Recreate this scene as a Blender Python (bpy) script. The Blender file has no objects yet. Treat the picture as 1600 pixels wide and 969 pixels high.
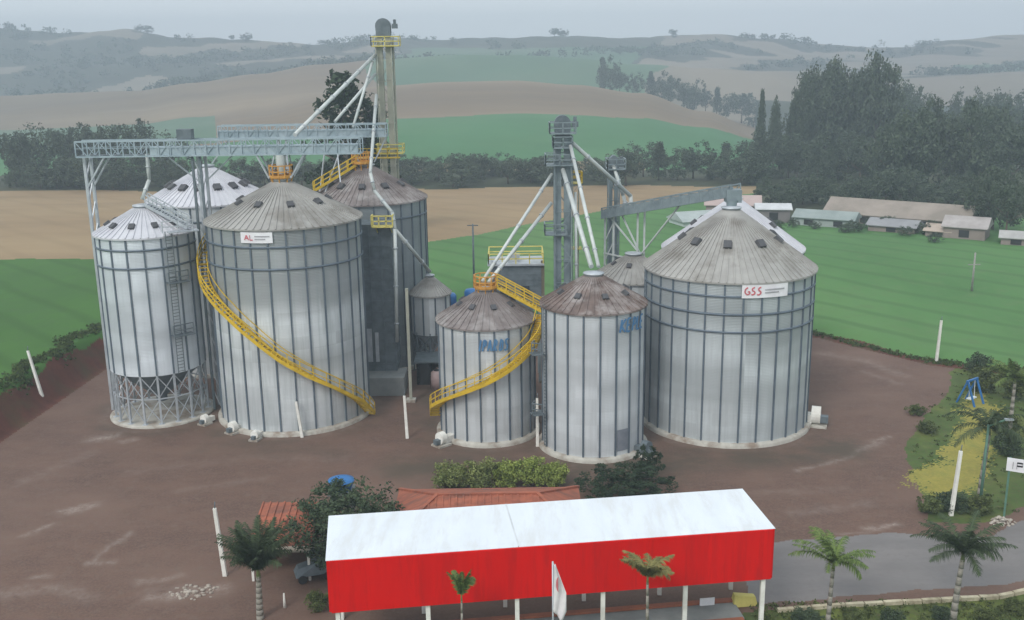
import bpy, bmesh, math, random
import numpy as np
from mathutils import Vector, Matrix
R = math.radians
random.seed(7)
rng = np.random.default_rng(7)
sc = bpy.context.scene
COL = sc.collection

# ------------------------------------------------------------ camera
cd = bpy.data.cameras.new('camera'); cam = bpy.data.objects.new('camera', cd); COL.objects.link(cam)
PITCH, ROLL = R(14.03), R(-0.81)
cd.sensor_width = 36.0; cd.lens = 36.0 * 1568.0 / 1600.0
cd.clip_start = 0.5; cd.clip_end = 9000
cam.matrix_world = Matrix.Translation((0, 0, 32)) @ Matrix.Rotation(R(90) - PITCH, 4, 'X') @ Matrix.Rotation(ROLL, 4, 'Z')
sc.camera = cam
# ------------------------------------------------------------ sky, sun, exposure
w = bpy.data.worlds.new('World'); sc.world = w; w.use_nodes = True
nt = w.node_tree; nt.nodes.clear()
SUN_EL, SUN_AZ = R(42), R(212)           # azimuth clockwise from +Y: behind the camera, a little to the left
sky = nt.nodes.new('ShaderNodeTexSky'); sky.sky_type = 'NISHITA'; sky.sun_disc = False
sky.sun_elevation = SUN_EL; sky.sun_rotation = SUN_AZ; sky.dust_density = 4.0; sky.air_density = 1.2
hs = nt.nodes.new('ShaderNodeHueSaturation'); hs.inputs['Saturation'].default_value = 0.30
bgn = nt.nodes.new('ShaderNodeBackground'); bgn.inputs['Strength'].default_value = 0.13
wo = nt.nodes.new('ShaderNodeOutputWorld')
nt.links.new(sky.outputs[0], hs.inputs['Color']); veil = nt.nodes.new('ShaderNodeMix'); veil.data_type = 'RGBA'; veil.inputs[0].default_value = .85      # high overcast veil
veil.inputs[7].default_value = (5.7, 6.2, 6.6, 1)
nt.links.new(hs.outputs[0], veil.inputs[6]); nt.links.new(veil.outputs[2], bgn.inputs[0]); nt.links.new(bgn.outputs[0], wo.inputs[0])
sl = bpy.data.lights.new('sun', 'SUN'); sl.energy = 1.25; sl.angle = R(18); sl.color = (1, 0.965, 0.91)
so = bpy.data.objects.new('sun', sl); COL.objects.link(so)
sd = Vector((math.sin(SUN_AZ) * math.cos(SUN_EL), math.cos(SUN_AZ) * math.cos(SUN_EL), math.sin(SUN_EL)))
so.rotation_euler = sd.to_track_quat('Z', 'Y').to_euler()
sc.view_settings.view_transform = 'Standard'; sc.view_settings.look = 'None'
sc.view_settings.exposure = 0.55; sc.view_settings.gamma = 1.0; sc.view_settings.use_curve_mapping = False
try:
    sc.cycles.use_denoising = True
    sc.cycles.volume_bounces = 2; sc.cycles.max_bounces = 8
except Exception: pass

# ------------------------------------------------------------ materials
def _new(name):
    m = bpy.data.materials.new(name); m.use_nodes = True
    n = m.node_tree.nodes; l = m.node_tree.links
    return m, n, l, n['Principled BSDF']
def _mix(n, l, fac, a, b, mode='MIX'):
    x = n.new('ShaderNodeMix'); x.data_type = 'RGBA'; x.blend_type = mode
    for s, v in ((0, fac), (6, a), (7, b)):
        if isinstance(v, (int, float)): x.inputs[s].default_value = v
        elif isinstance(v, tuple): x.inputs[s].default_value = (*v, 1)
        else: l.new(v, x.inputs[s])
    return x.outputs[2]
def _noise(n, l, vec, scale, detail=4, rough=.6, stretch=None):
    if stretch:
        mp = n.new('ShaderNodeMapping'); mp.inputs['Scale'].default_value = stretch
        l.new(vec, mp.inputs[0]); vec = mp.outputs[0]
    t = n.new('ShaderNodeTexNoise'); t.inputs['Scale'].default_value = scale
    t.inputs['Detail'].default_value = detail; t.inputs['Roughness'].default_value = rough
    l.new(vec, t.inputs['Vector']); return t.outputs['Fac']
def _ramp(n, l, fac, lo, hi):
    r = n.new('ShaderNodeMapRange'); r.inputs[1].default_value = lo; r.inputs[2].default_value = hi
    l.new(fac, r.inputs[0]); return r.outputs[0]
def _bump(n, l, b, h, dist, strength=1):
    x = n.new('ShaderNodeBump'); x.inputs['Distance'].default_value = dist; x.inputs['Strength'].default_value = strength
    l.new(h, x.inputs['Height']); l.new(x.outputs[0], b.inputs['Normal'])
MATS = {}
def surf(name, c1, c2=None, scale=1.0, rough=.7, metal=0.0, stretch=None, c3=None, scale3=.2, lo=.35, hi=.65, bump=0, spec=.4):
    if name in MATS: return MATS[name]
    m, n, l, b = _new(name)
    b.inputs['Roughness'].default_value = rough; b.inputs['Metallic'].default_value = metal
    b.inputs['Specular IOR Level'].default_value = spec
    tc = n.new('ShaderNodeTexCoord'); v = tc.outputs['Object']
    c2 = c2 or tuple(x * .8 for x in c1)
    f = _noise(n, l, v, scale, stretch=stretch)
    out = _mix(n, l, _ramp(n, l, f, lo, hi), c1, c2)
    if c3:
        g = _noise(n, l, v, scale3, 5, .65, stretch=stretch)
        out = _mix(n, l, _ramp(n, l, g, .48, .66), out, c3)
    l.new(out, b.inputs['Base Color'])
    if bump: _bump(n, l, b, f, bump)
    MATS[name] = m; return m
def steel_wall(name, base, dirt, dirt_amt, seed=0.0, patch=.25, tiers=None):
    """galvanised corrugated sheets: panel-to-panel tone, water streaks, faint corrugation"""
    m, n, l, b = _new(name)
    uv = n.new('ShaderNodeUVMap'); v = uv.outputs[0]
    mp = n.new('ShaderNodeMapping'); mp.inputs['Location'].default_value = (seed * 3.1, seed * 1.7, 0); l.new(v, mp.inputs[0]); v = mp.outputs[0]
    br = n.new('ShaderNodeTexBrick'); br.inputs['Scale'].default_value = 1; br.inputs['Mortar Size'].default_value = .022
    br.inputs['Brick Width'].default_value = 2.6; br.inputs['Row Height'].default_value = 1.12
    br.inputs['Color1'].default_value = (0, 0, 0, 1); br.inputs['Color2'].default_value = (1, 1, 1, 1); br.inputs['Mortar'].default_value = (.35, .35, .35, 1)
    l.new(v, br.inputs['Vector'])
    c = _mix(n, l, br.outputs['Color'], tuple(x * (1 - patch) for x in base), base)
    bands = _noise(n, l, v, 1.0, 2, .5, (.05, .28, 1))
    c = _mix(n, l, _ramp(n, l, bands, .40, .62), c, tuple(x * .66 for x in base))
    if tiers:                                  # sheets of different age: (height, tone) rows, ragged by panel
        sp = n.new('ShaderNodeSeparateXYZ'); l.new(uv.outputs[0], sp.inputs[0])
        ad = n.new('ShaderNodeMath'); ad.operation = 'MULTIPLY_ADD'; ad.inputs[1].default_value = 1.2; l.new(br.outputs['Color'], ad.inputs[0]); l.new(sp.outputs[1], ad.inputs[2])
        dv = n.new('ShaderNodeMath'); dv.operation = 'DIVIDE'; dv.inputs[1].default_value = 20; l.new(ad.outputs[0], dv.inputs[0])
        cr = n.new('ShaderNodeValToRGB'); l.new(dv.outputs[0], cr.inputs[0]); e = cr.color_ramp.elements
        e[0].position = tiers[0][0] / 20; e[0].color = (*(tiers[0][1],) * 3, 1); e[1].position = tiers[1][0] / 20; e[1].color = (*(tiers[1][1],) * 3, 1)
        for zt, tv in tiers[2:]: q = e.new(zt / 20); q.color = (*(tv,) * 3, 1)
        c = _mix(n, l, 1.0, c, cr.outputs[0], 'MULTIPLY')
    st = _noise(n, l, v, 1.0, 5, .7, (2.2, .10, 1))
    f = _ramp(n, l, st, .45, .75)
    mu = n.new('ShaderNodeMath'); mu.operation = 'MULTIPLY'; mu.inputs[1].default_value = dirt_amt; l.new(f, mu.inputs[0])
    c = _mix(n, l, mu.outputs[0], c, dirt)
    l.new(c, b.inputs['Base Color'])
    b.inputs['Metallic'].default_value = .28
    rr = _ramp(n, l, st, 0, 1); mr = n.new('ShaderNodeMapRange'); mr.inputs[3].default_value = .36; mr.inputs[4].default_value = .58
    l.new(rr, mr.inputs[0]); l.new(mr.outputs[0], b.inputs['Roughness'])
    wv = n.new('ShaderNodeTexWave'); wv.bands_direction = 'Y'; wv.inputs['Scale'].default_value = 2.4; l.new(v, wv.inputs['Vector'])
    _bump(n, l, b, wv.outputs['Fac'], .02, .5)
    return m
def leafmat(name, dark, light):
    m, n, l, b = _new(name)
    at = n.new('ShaderNodeAttribute'); at.attribute_name = 'tone'
    l.new(_mix(n, l, at.outputs['Fac'], dark, light), b.inputs['Base Color'])
    b.inputs['Roughness'].default_value = .75; b.inputs['Specular IOR Level'].default_value = .2
    return m
def ground_mat(name, c1, c2, c3, s1, s2, stretch=(1, 1, 1), rough=.9, bump=0.0, c4=None, stain=None, rows=None):
    m, n, l, b = _new(name)
    tc = n.new('ShaderNodeTexCoord'); v = tc.outputs['Object']
    f1 = _noise(n, l, v, s1, 6, .65, stretch); f2 = _noise(n, l, v, s2, 5, .6, stretch)
    c = _mix(n, l, _ramp(n, l, f1, .38, .64), c1, c2)
    c = _mix(n, l, _ramp(n, l, f2, .48, .68), c, c3)
    if c4:
        f3 = _noise(n, l, v, s1 * 6.3, 4, .7)
        c = _mix(n, l, _ramp(n, l, f3, .5, .75), c, c4)
    if rows:                                   # sowing rows / contour lines of a field
        wv = n.new('ShaderNodeTexWave'); wv.wave_type = 'BANDS'; wv.bands_direction = 'DIAGONAL'
        wv.inputs['Scale'].default_value = rows; wv.inputs['Distortion'].default_value = 2.5; wv.inputs['Detail'].default_value = 2
        wv.inputs['Detail Scale'].default_value = .6; l.new(v, wv.inputs['Vector'])
        pr = _ramp(n, l, wv.outputs['Fac'], .75, 1.0)
        mu = n.new('ShaderNodeMath'); mu.operation = 'MULTIPLY'; mu.inputs[1].default_value = .45 if c1[1] > c1[0] else .18; l.new(pr, mu.inputs[0])
        c = _mix(n, l, mu.outputs[0], c, tuple(x * .6 for x in c1))
    if stain:
        at = n.new('ShaderNodeAttribute'); at.attribute_name = 'stain'
        br = _noise(n, l, v, 1.3, 6, .75)
        mu = n.new('ShaderNodeMath'); mu.operation = 'MULTIPLY'; l.new(at.outputs['Fac'], mu.inputs[0]); l.new(_ramp(n, l, br, .34, .78), mu.inputs[1])
        c = _mix(n, l, mu.outputs[0], c, stain)
        fine = _noise(n, l, v, 5.5, 6, .8)                                   # grit and small stones
        c = _mix(n, l, _ramp(n, l, fine, .42, .72), c, tuple(q * 1.3 for q in c1), 'MIX')
        dshade = n.new('ShaderNodeAttribute'); dshade.attribute_name = 'damp_shade'
        mu = n.new('ShaderNodeMath'); mu.operation = 'MULTIPLY'; l.new(dshade.outputs['Fac'], mu.inputs[0]); l.new(_ramp(n, l, f1, .25, .55), mu.inputs[1])
        c = _mix(n, l, mu.outputs[0], c, (.078, .062, .045))  # moist soil and the contact shade painted round the silo feet
    l.new(c, b.inputs['Base Color'])
    b.inputs['Roughness'].default_value = rough; b.inputs['Specular IOR Level'].default_value = .25
    if bump: _bump(n, l, b, f1, bump)
    return m

M = {}
M['galv'] = surf('galvanised steel', (.50, .53, .56), (.38, .41, .44), 1.2, .45, .35)
M['galv_dark'] = surf('weathered steel', (.15, .18, .20), (.10, .125, .14), 1.5, .55, .2)
M['rib'] = surf('stiffener steel', (.13, .165, .20), (.095, .12, .15), .8, .55, .2)
M['vent'] = surf('dark vent steel', (.055, .055, .062), (.085, .085, .09), 2, .6)
M['pipe'] = surf('pale painted pipe', (.55, .58, .57), (.44, .47, .46), .8, .5, .1)
M['bridge'] = surf('bridge steel', (.36, .43, .47), (.26, .33, .37), .7, .5, .2)
M['tower_grey'] = surf('tower grey steel', (.24, .29, .31), (.17, .21, .23), .7, .55, .2)
M['tower_cream'] = surf('tower cream steel', (.38, .38, .31), (.27, .28, .24), .6, .6, .1)
M['yellow'] = surf('safety yellow paint', (.66, .44, .022), (.48, .32, .02), 1.2, .55)
M['orange'] = surf('weathered orange paint', (.58, .29, .05), (.42, .20, .04), 1.5, .6)
M['white_paint'] = surf('white painted concrete', (.78, .77, .72), (.62, .60, .55), 1.3, .7)
M['white_metal'] = surf('white sheet', (.69, .73, .77), (.64, .68, .73), .35, .65, c3=(.60, .62, .635), scale3=.5, stretch=(2.2, .5, 1))
M['red'] = surf('red sheet', (.64, .005, .003), (.56, .004, .003), .35, .75, spec=.05, c3=(.50, .006, .005), scale3=.8, stretch=(2.5, 2.5, .25))
M['conc'] = surf('dusty concrete', (.50, .48, .43), (.36, .34, .30), .9, .9, c3=(.24, .19, .15), scale3=.5)
M['conc_grey'] = surf('grey concrete', (.25, .26, .25), (.18, .19, .19), .6, .85)
M['tile'] = surf('clay tile', (.36, .115, .065), (.24, .08, .05), 1.1, .85, stretch=(1, 3, 1), c3=(.17, .075, .055), scale3=.4)
M['plaster'] = surf('cream plaster', (.55, .50, .42), (.42, .38, .32), .6, .9)
M['dark'] = surf('dark opening', (.025, .025, .027), (.018, .018, .02), 1, .8)
M['glass'] = surf('window glass', (.05, .06, .07), (.03, .04, .05), .4, .15)
M['blue'] = surf('blue plastic', (.03, .17, .42), (.02, .12, .33), .9, .45)
M['letter_blue'] = surf('blue lettering', (.05, .15, .30), (.08, .2, .36), 2, .6)
M['letter_red'] = surf('red lettering', (.56, .13, .15), (.48, .14, .16), 2, .6)
M['letter_grey'] = surf('grey lettering', (.32, .31, .33), (.4, .4, .42), 2, .6)
M['sign_white'] = surf('sign board white', (.78, .78, .80), (.68, .66, .69), .9, .6)
M['bark'] = surf('bark', (.14, .11, .085), (.09, .07, .055), 3, .9, stretch=(1, 1, .3))
M['palm_bark'] = surf('palm bark', (.30, .28, .24), (.20, .185, .16), 2, .9, stretch=(1, 1, 3))
M['green_paint'] = surf('green painted steel', (.10, .20, .15), (.07, .15, .11), 2, .6)
M['pole_wood'] = surf('utility pole', (.32, .31, .29), (.24, .23, .21), 2, .9)
M['yellow_pale'] = surf('pale yellow paint', (.60, .52, .15), (.5, .43, .12), 1.5, .7)
M['brown_red'] = surf('painted red kerb', (.34, .11, .055), (.24, .085, .05), 1.2, .85)
M['stone'] = surf('pale rubble', (.46, .42, .36), (.30, .26, .22), 1.6, .95)
M['roof_grey'] = surf('silo roof dusty', (.375, .365, .345), (.30, .29, .275), .45, .65, .15, c3=(.22, .205, .185), scale3=.35)
M['roof_white'] = surf('silo roof bright', (.62, .62, .65), (.52, .52, .56), .5, .5, .2)
M['roof_brown'] = surf('silo roof stained brown', (.215, .185, .178), (.15, .125, .12), .55, .8, c3=(.33, .31, .30), scale3=.35)
M['roof_rust'] = surf('silo roof grain stained', (.175, .130, .115), (.105, .078, .070), .9, .85, c3=(.33, .30, .29), scale3=.40)
M['barn'] = surf('old barn roof', (.30, .255, .22), (.22, .19, .16), .25, .85)
M['steelA'] = steel_wall('wall steel bright', (.76, .81, .86), (.42, .45, .48), .35, 1, .10)
M['steelC'] = steel_wall('wall steel grey', (.76, .80, .82), (.28, .33, .33), .66, 2, .22, [(5.2, 1.0), (6.8, .80), (8.2, .82), (9.6, 1.0), (11.4, .92), (12.6, .58), (18, .50)])
M['steelD'] = steel_wall('wall steel dark', (.33, .37, .39), (.19, .22, .22), .6, 3, .25)
M['steelF'] = steel_wall('wall steel pale', (.68, .71, .73), (.37, .38, .37), .50, 4, .12)
M['steelG'] = steel_wall('wall steel light', (.70, .735, .765), (.40, .425, .435), .48, 5.4, .14)
M['steelH'] = steel_wall('wall steel cool', (.63, .68, .70), (.33, .365, .38), .60, 6.2, .16, [(2.0, 1.0), (8.5, .98), (10.3, .78), (14, .72)])
LEAF = dict(
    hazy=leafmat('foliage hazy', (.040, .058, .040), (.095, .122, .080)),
    dark=leafmat('foliage dark', (.012, .024, .012), (.036, .058, .028)),
    olive=leafmat('foliage olive', (.035, .050, .016), (.125, .150, .050)),
    hedge=leafmat('foliage hedge', (.07, .095, .03), (.26, .29, .10)),
    hedge2=leafmat('foliage bright hedge', (.10, .14, .03), (.34, .40, .10)),
    bush=leafmat('foliage dense', (.020, .036, .020), (.085, .115, .060)),
    palm=leafmat('palm fronds', (.035, .060, .018), (.16, .22, .060)),
    palmdark=leafmat('palm fronds dark', (.020, .034, .016), (.07, .095, .045)),
    palmdry=leafmat('palm fronds dry', (.08, .085, .025), (.24, .21, .08)),
    grass=leafmat('verge grass', (.028, .045, .014), (.09, .125, .035)))

# ------------------------------------------------------------ helpers
def tag(o, label=None, cat=None, group=None, kind=None):
    if label: o['label'] = label
    if cat: o['category'] = cat
    if group: o['group'] = group
    if kind: o['kind'] = kind
    return o
def thing(name, loc, label, cat, group=None, rz=0.0):
    o = bpy.data.objects.new(name, None); COL.objects.link(o); o.location = loc; o.rotation_euler = (0, 0, rz)
    o.empty_display_size = .5
    return tag(o, label, cat, group)
def link(name, me, parent=None):
    o = bpy.data.objects.new(name, me); COL.objects.link(o)
    if parent is not None: o.parent = parent
    return o
class MB:
    def __init__(s): s.v = []; s.f = []; s.sm = []
    def add(s, vs, fs, smooth=False):
        k = len(s.v); s.v += [tuple(p) for p in vs]; s.f += [tuple(i + k for i in f) for f in fs]; s.sm += [smooth] * len(fs); return s
    def box(s, c, d, rz=0.0, M4=None):
        x, y, z = (a / 2 for a in d); q = [(-x, -y, -z), (x, -y, -z), (x, y, -z), (-x, y, -z), (-x, -y, z), (x, -y, z), (x, y, z), (-x, y, z)]
        rm = M4 or Matrix.Rotation(rz, 3, 'Z'); C = Vector(c)
        return s.add([C + rm @ Vector(p) for p in q], [(0, 3, 2, 1), (4, 5, 6, 7), (0, 1, 5, 4), (1, 2, 6, 5), (2, 3, 7, 6), (3, 0, 4, 7)])
    def bar(s, a, b, wd, hd=None):
        a, b = Vector(a), Vector(b); d = b - a; q = d.to_track_quat('Y', 'Z').to_matrix()
        return s.box((a + b) / 2, (wd, d.length, hd or wd), M4=q)
    def tube(s, a, b, r, n=8, r2=None, caps=True):
        a, b = Vector(a), Vector(b); r2 = r if r2 is None else r2
        q = (b - a).to_track_quat('Z', 'Y').to_matrix(); vs = []
        for c, rr in ((a, r), (b, r2)):
            vs += [c + q @ Vector((rr * math.cos(2 * math.pi * i / n), rr * math.sin(2 * math.pi * i / n), 0)) for i in range(n)]
        s.add(vs, [(i, (i + 1) % n, n + (i + 1) % n, n + i) for i in range(n)], True)
        if caps: k = len(s.v) - 2 * n; s.f += [tuple(k + n - 1 - i for i in range(n)), tuple(k + n + i for i in range(n))]; s.sm += [False, False]
        return s
    def path(s, pts, r, n=8):
        for a, b in zip(pts, pts[1:]): s.tube(a, b, r, n)
        return s
    def lathe(s, prof, n=48, c=(0, 0, 0), a0=0, a1=2 * math.pi, smooth=True, cap=False):
        full = abs(a1 - a0 - 2 * math.pi) < 1e-6; m = n if full else n + 1; vs = []
        for r, z in prof:
            vs += [(c[0] + r * math.cos(a0 + (a1 - a0) * i / n), c[1] + r * math.sin(a0 + (a1 - a0) * i / n), c[2] + z) for i in range(m)]
        fs = []
        for j in range(len(prof) - 1):
            for i in range(n):
                i2 = (i + 1) % m; fs.append((j * m + i, j * m + i2, (j + 1) * m + i2, (j + 1) * m + i))
        s.add(vs, fs, smooth)
        if cap:
            k = len(s.v) - m; s.f.append(tuple(k + i for i in range(m))); s.sm.append(False)
        return s
    def mesh(s, name, mat):
        me = bpy.data.meshes.new(name); me.from_pydata(s.v, [], s.f); me.materials.append(mat)
        me.polygons.foreach_set('use_smooth', s.sm); me.update(); return me
    def build(s, name, mat, parent=None): return link(name, s.mesh(name, mat), parent)
def bevel(o, wd=.03, seg=2):
    m = o.modifiers.new('bevel', 'BEVEL'); m.width = wd; m.segments = seg; m.limit_method = 'ANGLE'; return o
def np_mesh(name, V, F, mat, tone=None, smooth=False):
    me = bpy.data.meshes.new(name); k = F.shape[1]
    me.vertices.add(len(V)); me.vertices.foreach_set('co', np.ascontiguousarray(V, np.float32).ravel())
    me.loops.add(F.size); me.loops.foreach_set('vertex_index', np.ascontiguousarray(F, np.int32).ravel())
    me.polygons.add(len(F)); me.polygons.foreach_set('loop_start', np.arange(0, F.size, k, dtype=np.int32))
    if smooth: me.polygons.foreach_set('use_smooth', np.ones(len(F), bool))
    me.materials.append(mat); me.update(calc_edges=True)
    if tone is not None:
        a = me.attributes.new('tone', 'FLOAT', 'FACE'); a.data.foreach_set('value', np.asarray(tone, np.float32))
    return me

# ------------------------------------------------------------ terrain: one fan-shaped sheet cut into its surfaces
S_ = np.array([-.4913, -.4295, -.3678, -.306, -.2442, -.1823, -.1205, -.0586, .0034, .0653, .1273, .1893, .2513, .3134, .3755, .4376, .4997])
ONE = np.ones(17)
left = np.interp(S_, [-.42, -.30, .15, .35], [3, 1.4, 1.0, .5])
STY = [0, 108, 150, 200, 256, 330, 480, 650, 800, 1050, 1350, 1600, 2000, 2550]
STZ = np.array([left, left, np.interp(S_, [-.4, 0, .3, .5], [3, 3, 2, 1.6]), np.interp(S_, [-.4, 0, .3, .5], [2.6, 2.2, 1.4, 1]),
    np.interp(S_, [-.5, 0, .5], [1.0, .1, -.3]), np.interp(S_, [-.5, -.06, .2, .5], [-1.3, -2.1, -2.8, -2.3]),
    [-4.4, -4.2, -4.1, -1.8, .5, 3.0, 5.6, 6.0, 6.5, 5.5, 3.3, -1.6, -8.9, -11.4, -14.0, -14.4, -14.8],
    [-10.8, -10.0, -9.2, -4.3, .5, 9.1, 15.7, 17.9, 18.1, 15.2, 9.9, -2.6, -17.7, -20.9, -24.1, -24.7, -25.3],
    [-7.9, -5.6, -3.4, 2.3, 8.0, 11.3, 11.0, 11.7, 11.5, 6.7, 1.9, -12.6, -18.2, -21.4, -24.6, -25.3, -26.0],
    [1.5, 3.8, 6.1, 13.8, 21.4, 29.5, 34.2, 35.8, 34.9, 31.5, 25.6, 20.9, 16.2, 11.5, 6.7, 8.4, 10.0],
    [-13.8, -10.8, -7.9, 1.6, 11.1, 19.7, 28.3, 28.8, 29.3, 24.1, 18.9, 15.3, 11.7, 8.9, 6.1, 7.4, 8.7],
    [31.0, 32.0, 33.1, 34.1, 35.2, 38.6, 42.0, 42.1, 42.2, 40.9, 39.5, 34.3, 29.1, 23.9, 18.7, 21.2, 23.7],
    [103.3, 89.8, 97.6, 79.4, 70.6, 64.1, 74.4, 67.9, 71.0, 74.1, 65.3, 74.3, 64.3, 45.9, 41.8, 59.2, 62.3],
    [60, 50, 55, 40, 35, 30, 40, 35, 35, 38, 30, 38, 30, 20, 15, 30, 30]])
YARD = [(-45, -60), (-45, 83), (-44, 106), (-39, 118), (20, 119), (35.6, 112.5), (44, 101.5), (52, 97), (75, 92), (75, -60)]
ROAD = [(15.4, 61.6), (19.9, 62.5), (25.6, 63.2), (28.2, 62.7), (32.1, 62.5), (35.8, 64.7), (80, 86), (80, 74), (31.8, 56.7), (29.1, 56.0), (23.3, 55.4), (17.4, 54.6), (13.9, 54.2)]
GARDEN = [(33.8, 80.0), (37.1, 86.1), (42.5, 93.2), (45.7, 99.3), (50.3, 103.6), (75, 108), (75, 85), (39.4, 68.3), (34.6, 65.0), (31.2, 64.5), (29.3, 64.9), (30.6, 69.7), (30.7, 72.6)]
YEL = [(30.3, 70.3), (32.0, 69.2), (35.1, 70.1), (39.8, 78.3), (45.1, 89.3), (46.0, 94.0), (43.1, 90.3), (39.9, 84.4), (37.1, 79.8), (34.9, 75.7), (31.0, 73.0)]
LOW = [(14.8, 53.5), (17.3, 53.7), (22.9, 54.3), (29.3, 54.9), (80, 72), (80, -20), (-60, -20), (-60, 50.5), (-12, 50.5), (0, 50.9)]
def inside(P, x, y):
    r = np.zeros(x.shape, bool); n = len(P)
    for i in range(n):
        (x1, y1), (x2, y2) = P[i], P[(i + 1) % n]
        c = ((y1 > y) != (y2 > y)); r ^= c & (x < (x2 - x1) * (y - y1) / ((y2 - y1) or 1e-9) + x1)
    return r
def segdist(P, x, y, closed=True):
    d = np.full(x.shape, 1e9); n = len(P)
    for i in range(n if closed else n - 1):
        (x1, y1), (x2, y2) = P[i], P[(i + 1) % n]; dx, dy = x2 - x1, y2 - y1
        t = np.clip(((x - x1) * dx + (y - y1) * dy) / (dx * dx + dy * dy), 0, 1)
        d = np.minimum(d, np.hypot(x - x1 - t * dx, y - y1 - t * dy))
    return d
def wob(x, y, s, seed):      # cheap smooth pseudo-noise for outlines
    a = seed * 1.7
    return (np.sin(x / s + a) * np.cos(y / s * 1.3 + 2 * a) + .5 * np.sin(x / s * 2.3 - y / s * 1.9 + 3 * a) + .3 * np.cos(x / s * 4.7 + y / s * 3.9 + a)) / 1.8
YO, YN = [0, 650, 800, 1050, 1350, 1600, 2000, 2550], [0, 650, 750, 880, 1040, 1170, 1380, 1660]
def farout(y): return np.interp(y, YN, YO)      # the far hills were surveyed on a stretched scale
def nearer(y): return np.interp(y, YO, YN)
def terrain(x, y):
    x = np.asarray(x, float); y = np.asarray(y, float)
    s0 = x / np.maximum(y, 1); yt = y; y = farout(y); x = np.where(yt > 650, s0 * y, x)
    s = np.clip(x / np.maximum(y, 1), S_[0], S_[-1]); yy = np.clip(y, 0, 2550)
    u = np.interp(yy, STY, np.arange(len(STY))); i = np.clip(u.astype(int), 0, len(STY) - 2); t = u - i; t = t * t * (3 - 2 * t)
    k = np.interp(s, S_, np.arange(17)); j = np.clip(k.astype(int), 0, 15); q = k - j; q = q * q * (3 - 2 * q)
    z = (STZ[i, j] * (1 - q) + STZ[i, j + 1] * q) * (1 - t) + (STZ[i + 1, j] * (1 - q) + STZ[i + 1, j + 1] * q) * t
    z = z + wob(x, y, 90, 1) * np.clip((y - 330) / 400, 0, 1) * 1.6 + wob(x, y, 60, 2) * np.clip((y - 1500) / 300, 0, 1) * 5
    z = 32 + (z - 32) * np.where(yt > 650, yt / np.maximum(y, 1), 1)
    d = np.where(inside(YARD, x, y), 0, segdist(YARD, x, y)); wd = np.where(x < -30, 3.4, 5.0)
    t = np.clip(d / wd, 0, 1); t = t * t * (3 - 2 * t)
    z = z * t
    g = inside(LOW, x, y); z = z - np.where(g, np.clip(segdist(LOW, x, y) * .15, 0, .35), 0)
    return z
def tz(x, y): return float(terrain(np.array([x]), np.array([y]))[0])
sg = np.concatenate([[-.9, -.78, -.68], np.linspace(-.6, .6, 640), [.68, .78, .9]])
ys = [6.0, 20, 32, 40]
while ys[-1] < 1655: yv = ys[-1]; ys.append(yv + max(.12, min(yv * yv / (30 * 1568) * 1.3, 5.0)))
ys = np.array(ys)
GX = sg[None, :] * ys[:, None]; GY = np.repeat(ys[:, None], len(sg), 1); GZ = terrain(GX, GY)
ny, ns = GX.shape
idx = np.arange(ny * ns).reshape(ny, ns)
F = np.stack([idx[:-1, :-1], idx[:-1, 1:], idx[1:, 1:], idx[1:, :-1]], -1).reshape(-1, 4)
V = np.stack([GX.ravel(), GY.ravel(), GZ.ravel()], -1)
cx = V[F].mean(1); fx, fy = cx[:, 0], cx[:, 1]; fs = fx / np.maximum(fy, 1)
jx = fx + rng.normal(0, .10, len(fx)); jy = fy + rng.normal(0, .10, len(fx))
ax = fx + wob(fx, fy, 2.2, 3) * .5; ay = fy + wob(fx, fy, 2.6, 4) * .5
cls = np.zeros(len(F), int)                   # 0 yard
out = ~inside(YARD, fx, fy); d = segdist(YARD, fx, fy)
PXc = np.interp(fs, S_, np.arange(17) * 100)
fy = farout(fy); fx = fs * fy                 # (near ground unchanged)
green, stub, wood, hillgreen, hillstub, far, bank, lawn, dry, road, low, farstub, fargreen, leftgreen = range(1, 15)
cls[out] = green
bk = out & (((fx < -30) & (d < 2.6 + .5 * wob(fx, fy, 3, 5))) | ((fx >= -30) & (d < 1.5 + .7 * wob(fx, fy, 4, 6))))
cls[bk] = bank
edge = np.interp(PXc, [0, 100, 300, 640, 740, 900, 1200], [153, 152, 150, 163, 171, 196, 240]) + wob(fx, fy, 14, 7) * 1.2
cls[out & ~bk & (fy > edge) & (PXc < 1230)] = stub
f2 = fy + wob(fx, fy, 25, 8) * 5
cls[(cls == green) & (fx < -25)] = leftgreen
cls[(f2 > 256)] = wood
cls[(f2 > 188) & (PXc > 1190) & (f2 <= 256)] = wood
cls[(f2 > 318)] = hillgreen
cls[(f2 > 318) & (f2 < 345) & (PXc > 560) & (PXc < 1010)] = stub
h = fy + wob(fx, fy, 60, 9) * 14
cls[(h > np.interp(PXc, [0, 300, 500, 600, 800, 1000, 1200], [560, 430, 440, 470, 485, 500, 520])) & (h < 720)] = hillstub
PXw = PXc + wob(fx, fy, 170, 15) * 45
cls[(h > 720)] = np.where(PXw[h > 720] < 590, hillstub, fargreen)
cls[(h > 720) & (PXw > 1010)] = farstub
cls[(f2 > 330) & (fy < 900) & (PXc > 1185)] = wood
cls[(f2 > 330) & (fy < 700) & (PXc < 330) & (h < 800) & (h > 440)] = fargreen
cls[(fy > 1080) ] = far
cls[(fy > 1080) & (PXw > 620) & (PXw < 1010) & (fy < 1750)] = fargreen
ff = wob(fx, fy, 130, 11) + .6 * wob(fx, fy, 60, 12)
cls[(fy > 1100) & (ff > .35) & (PXw < 600)] = farstub
cls[(fy > 1100) & (ff > -.1) & (PXw > 1020)] = farstub
cls[(fy > 1330) & (fy < 1480) & (PXc > 1490)] = fargreen
ins = ~out
cls[ins & inside(GARDEN, ax, ay)] = lawn
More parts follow.
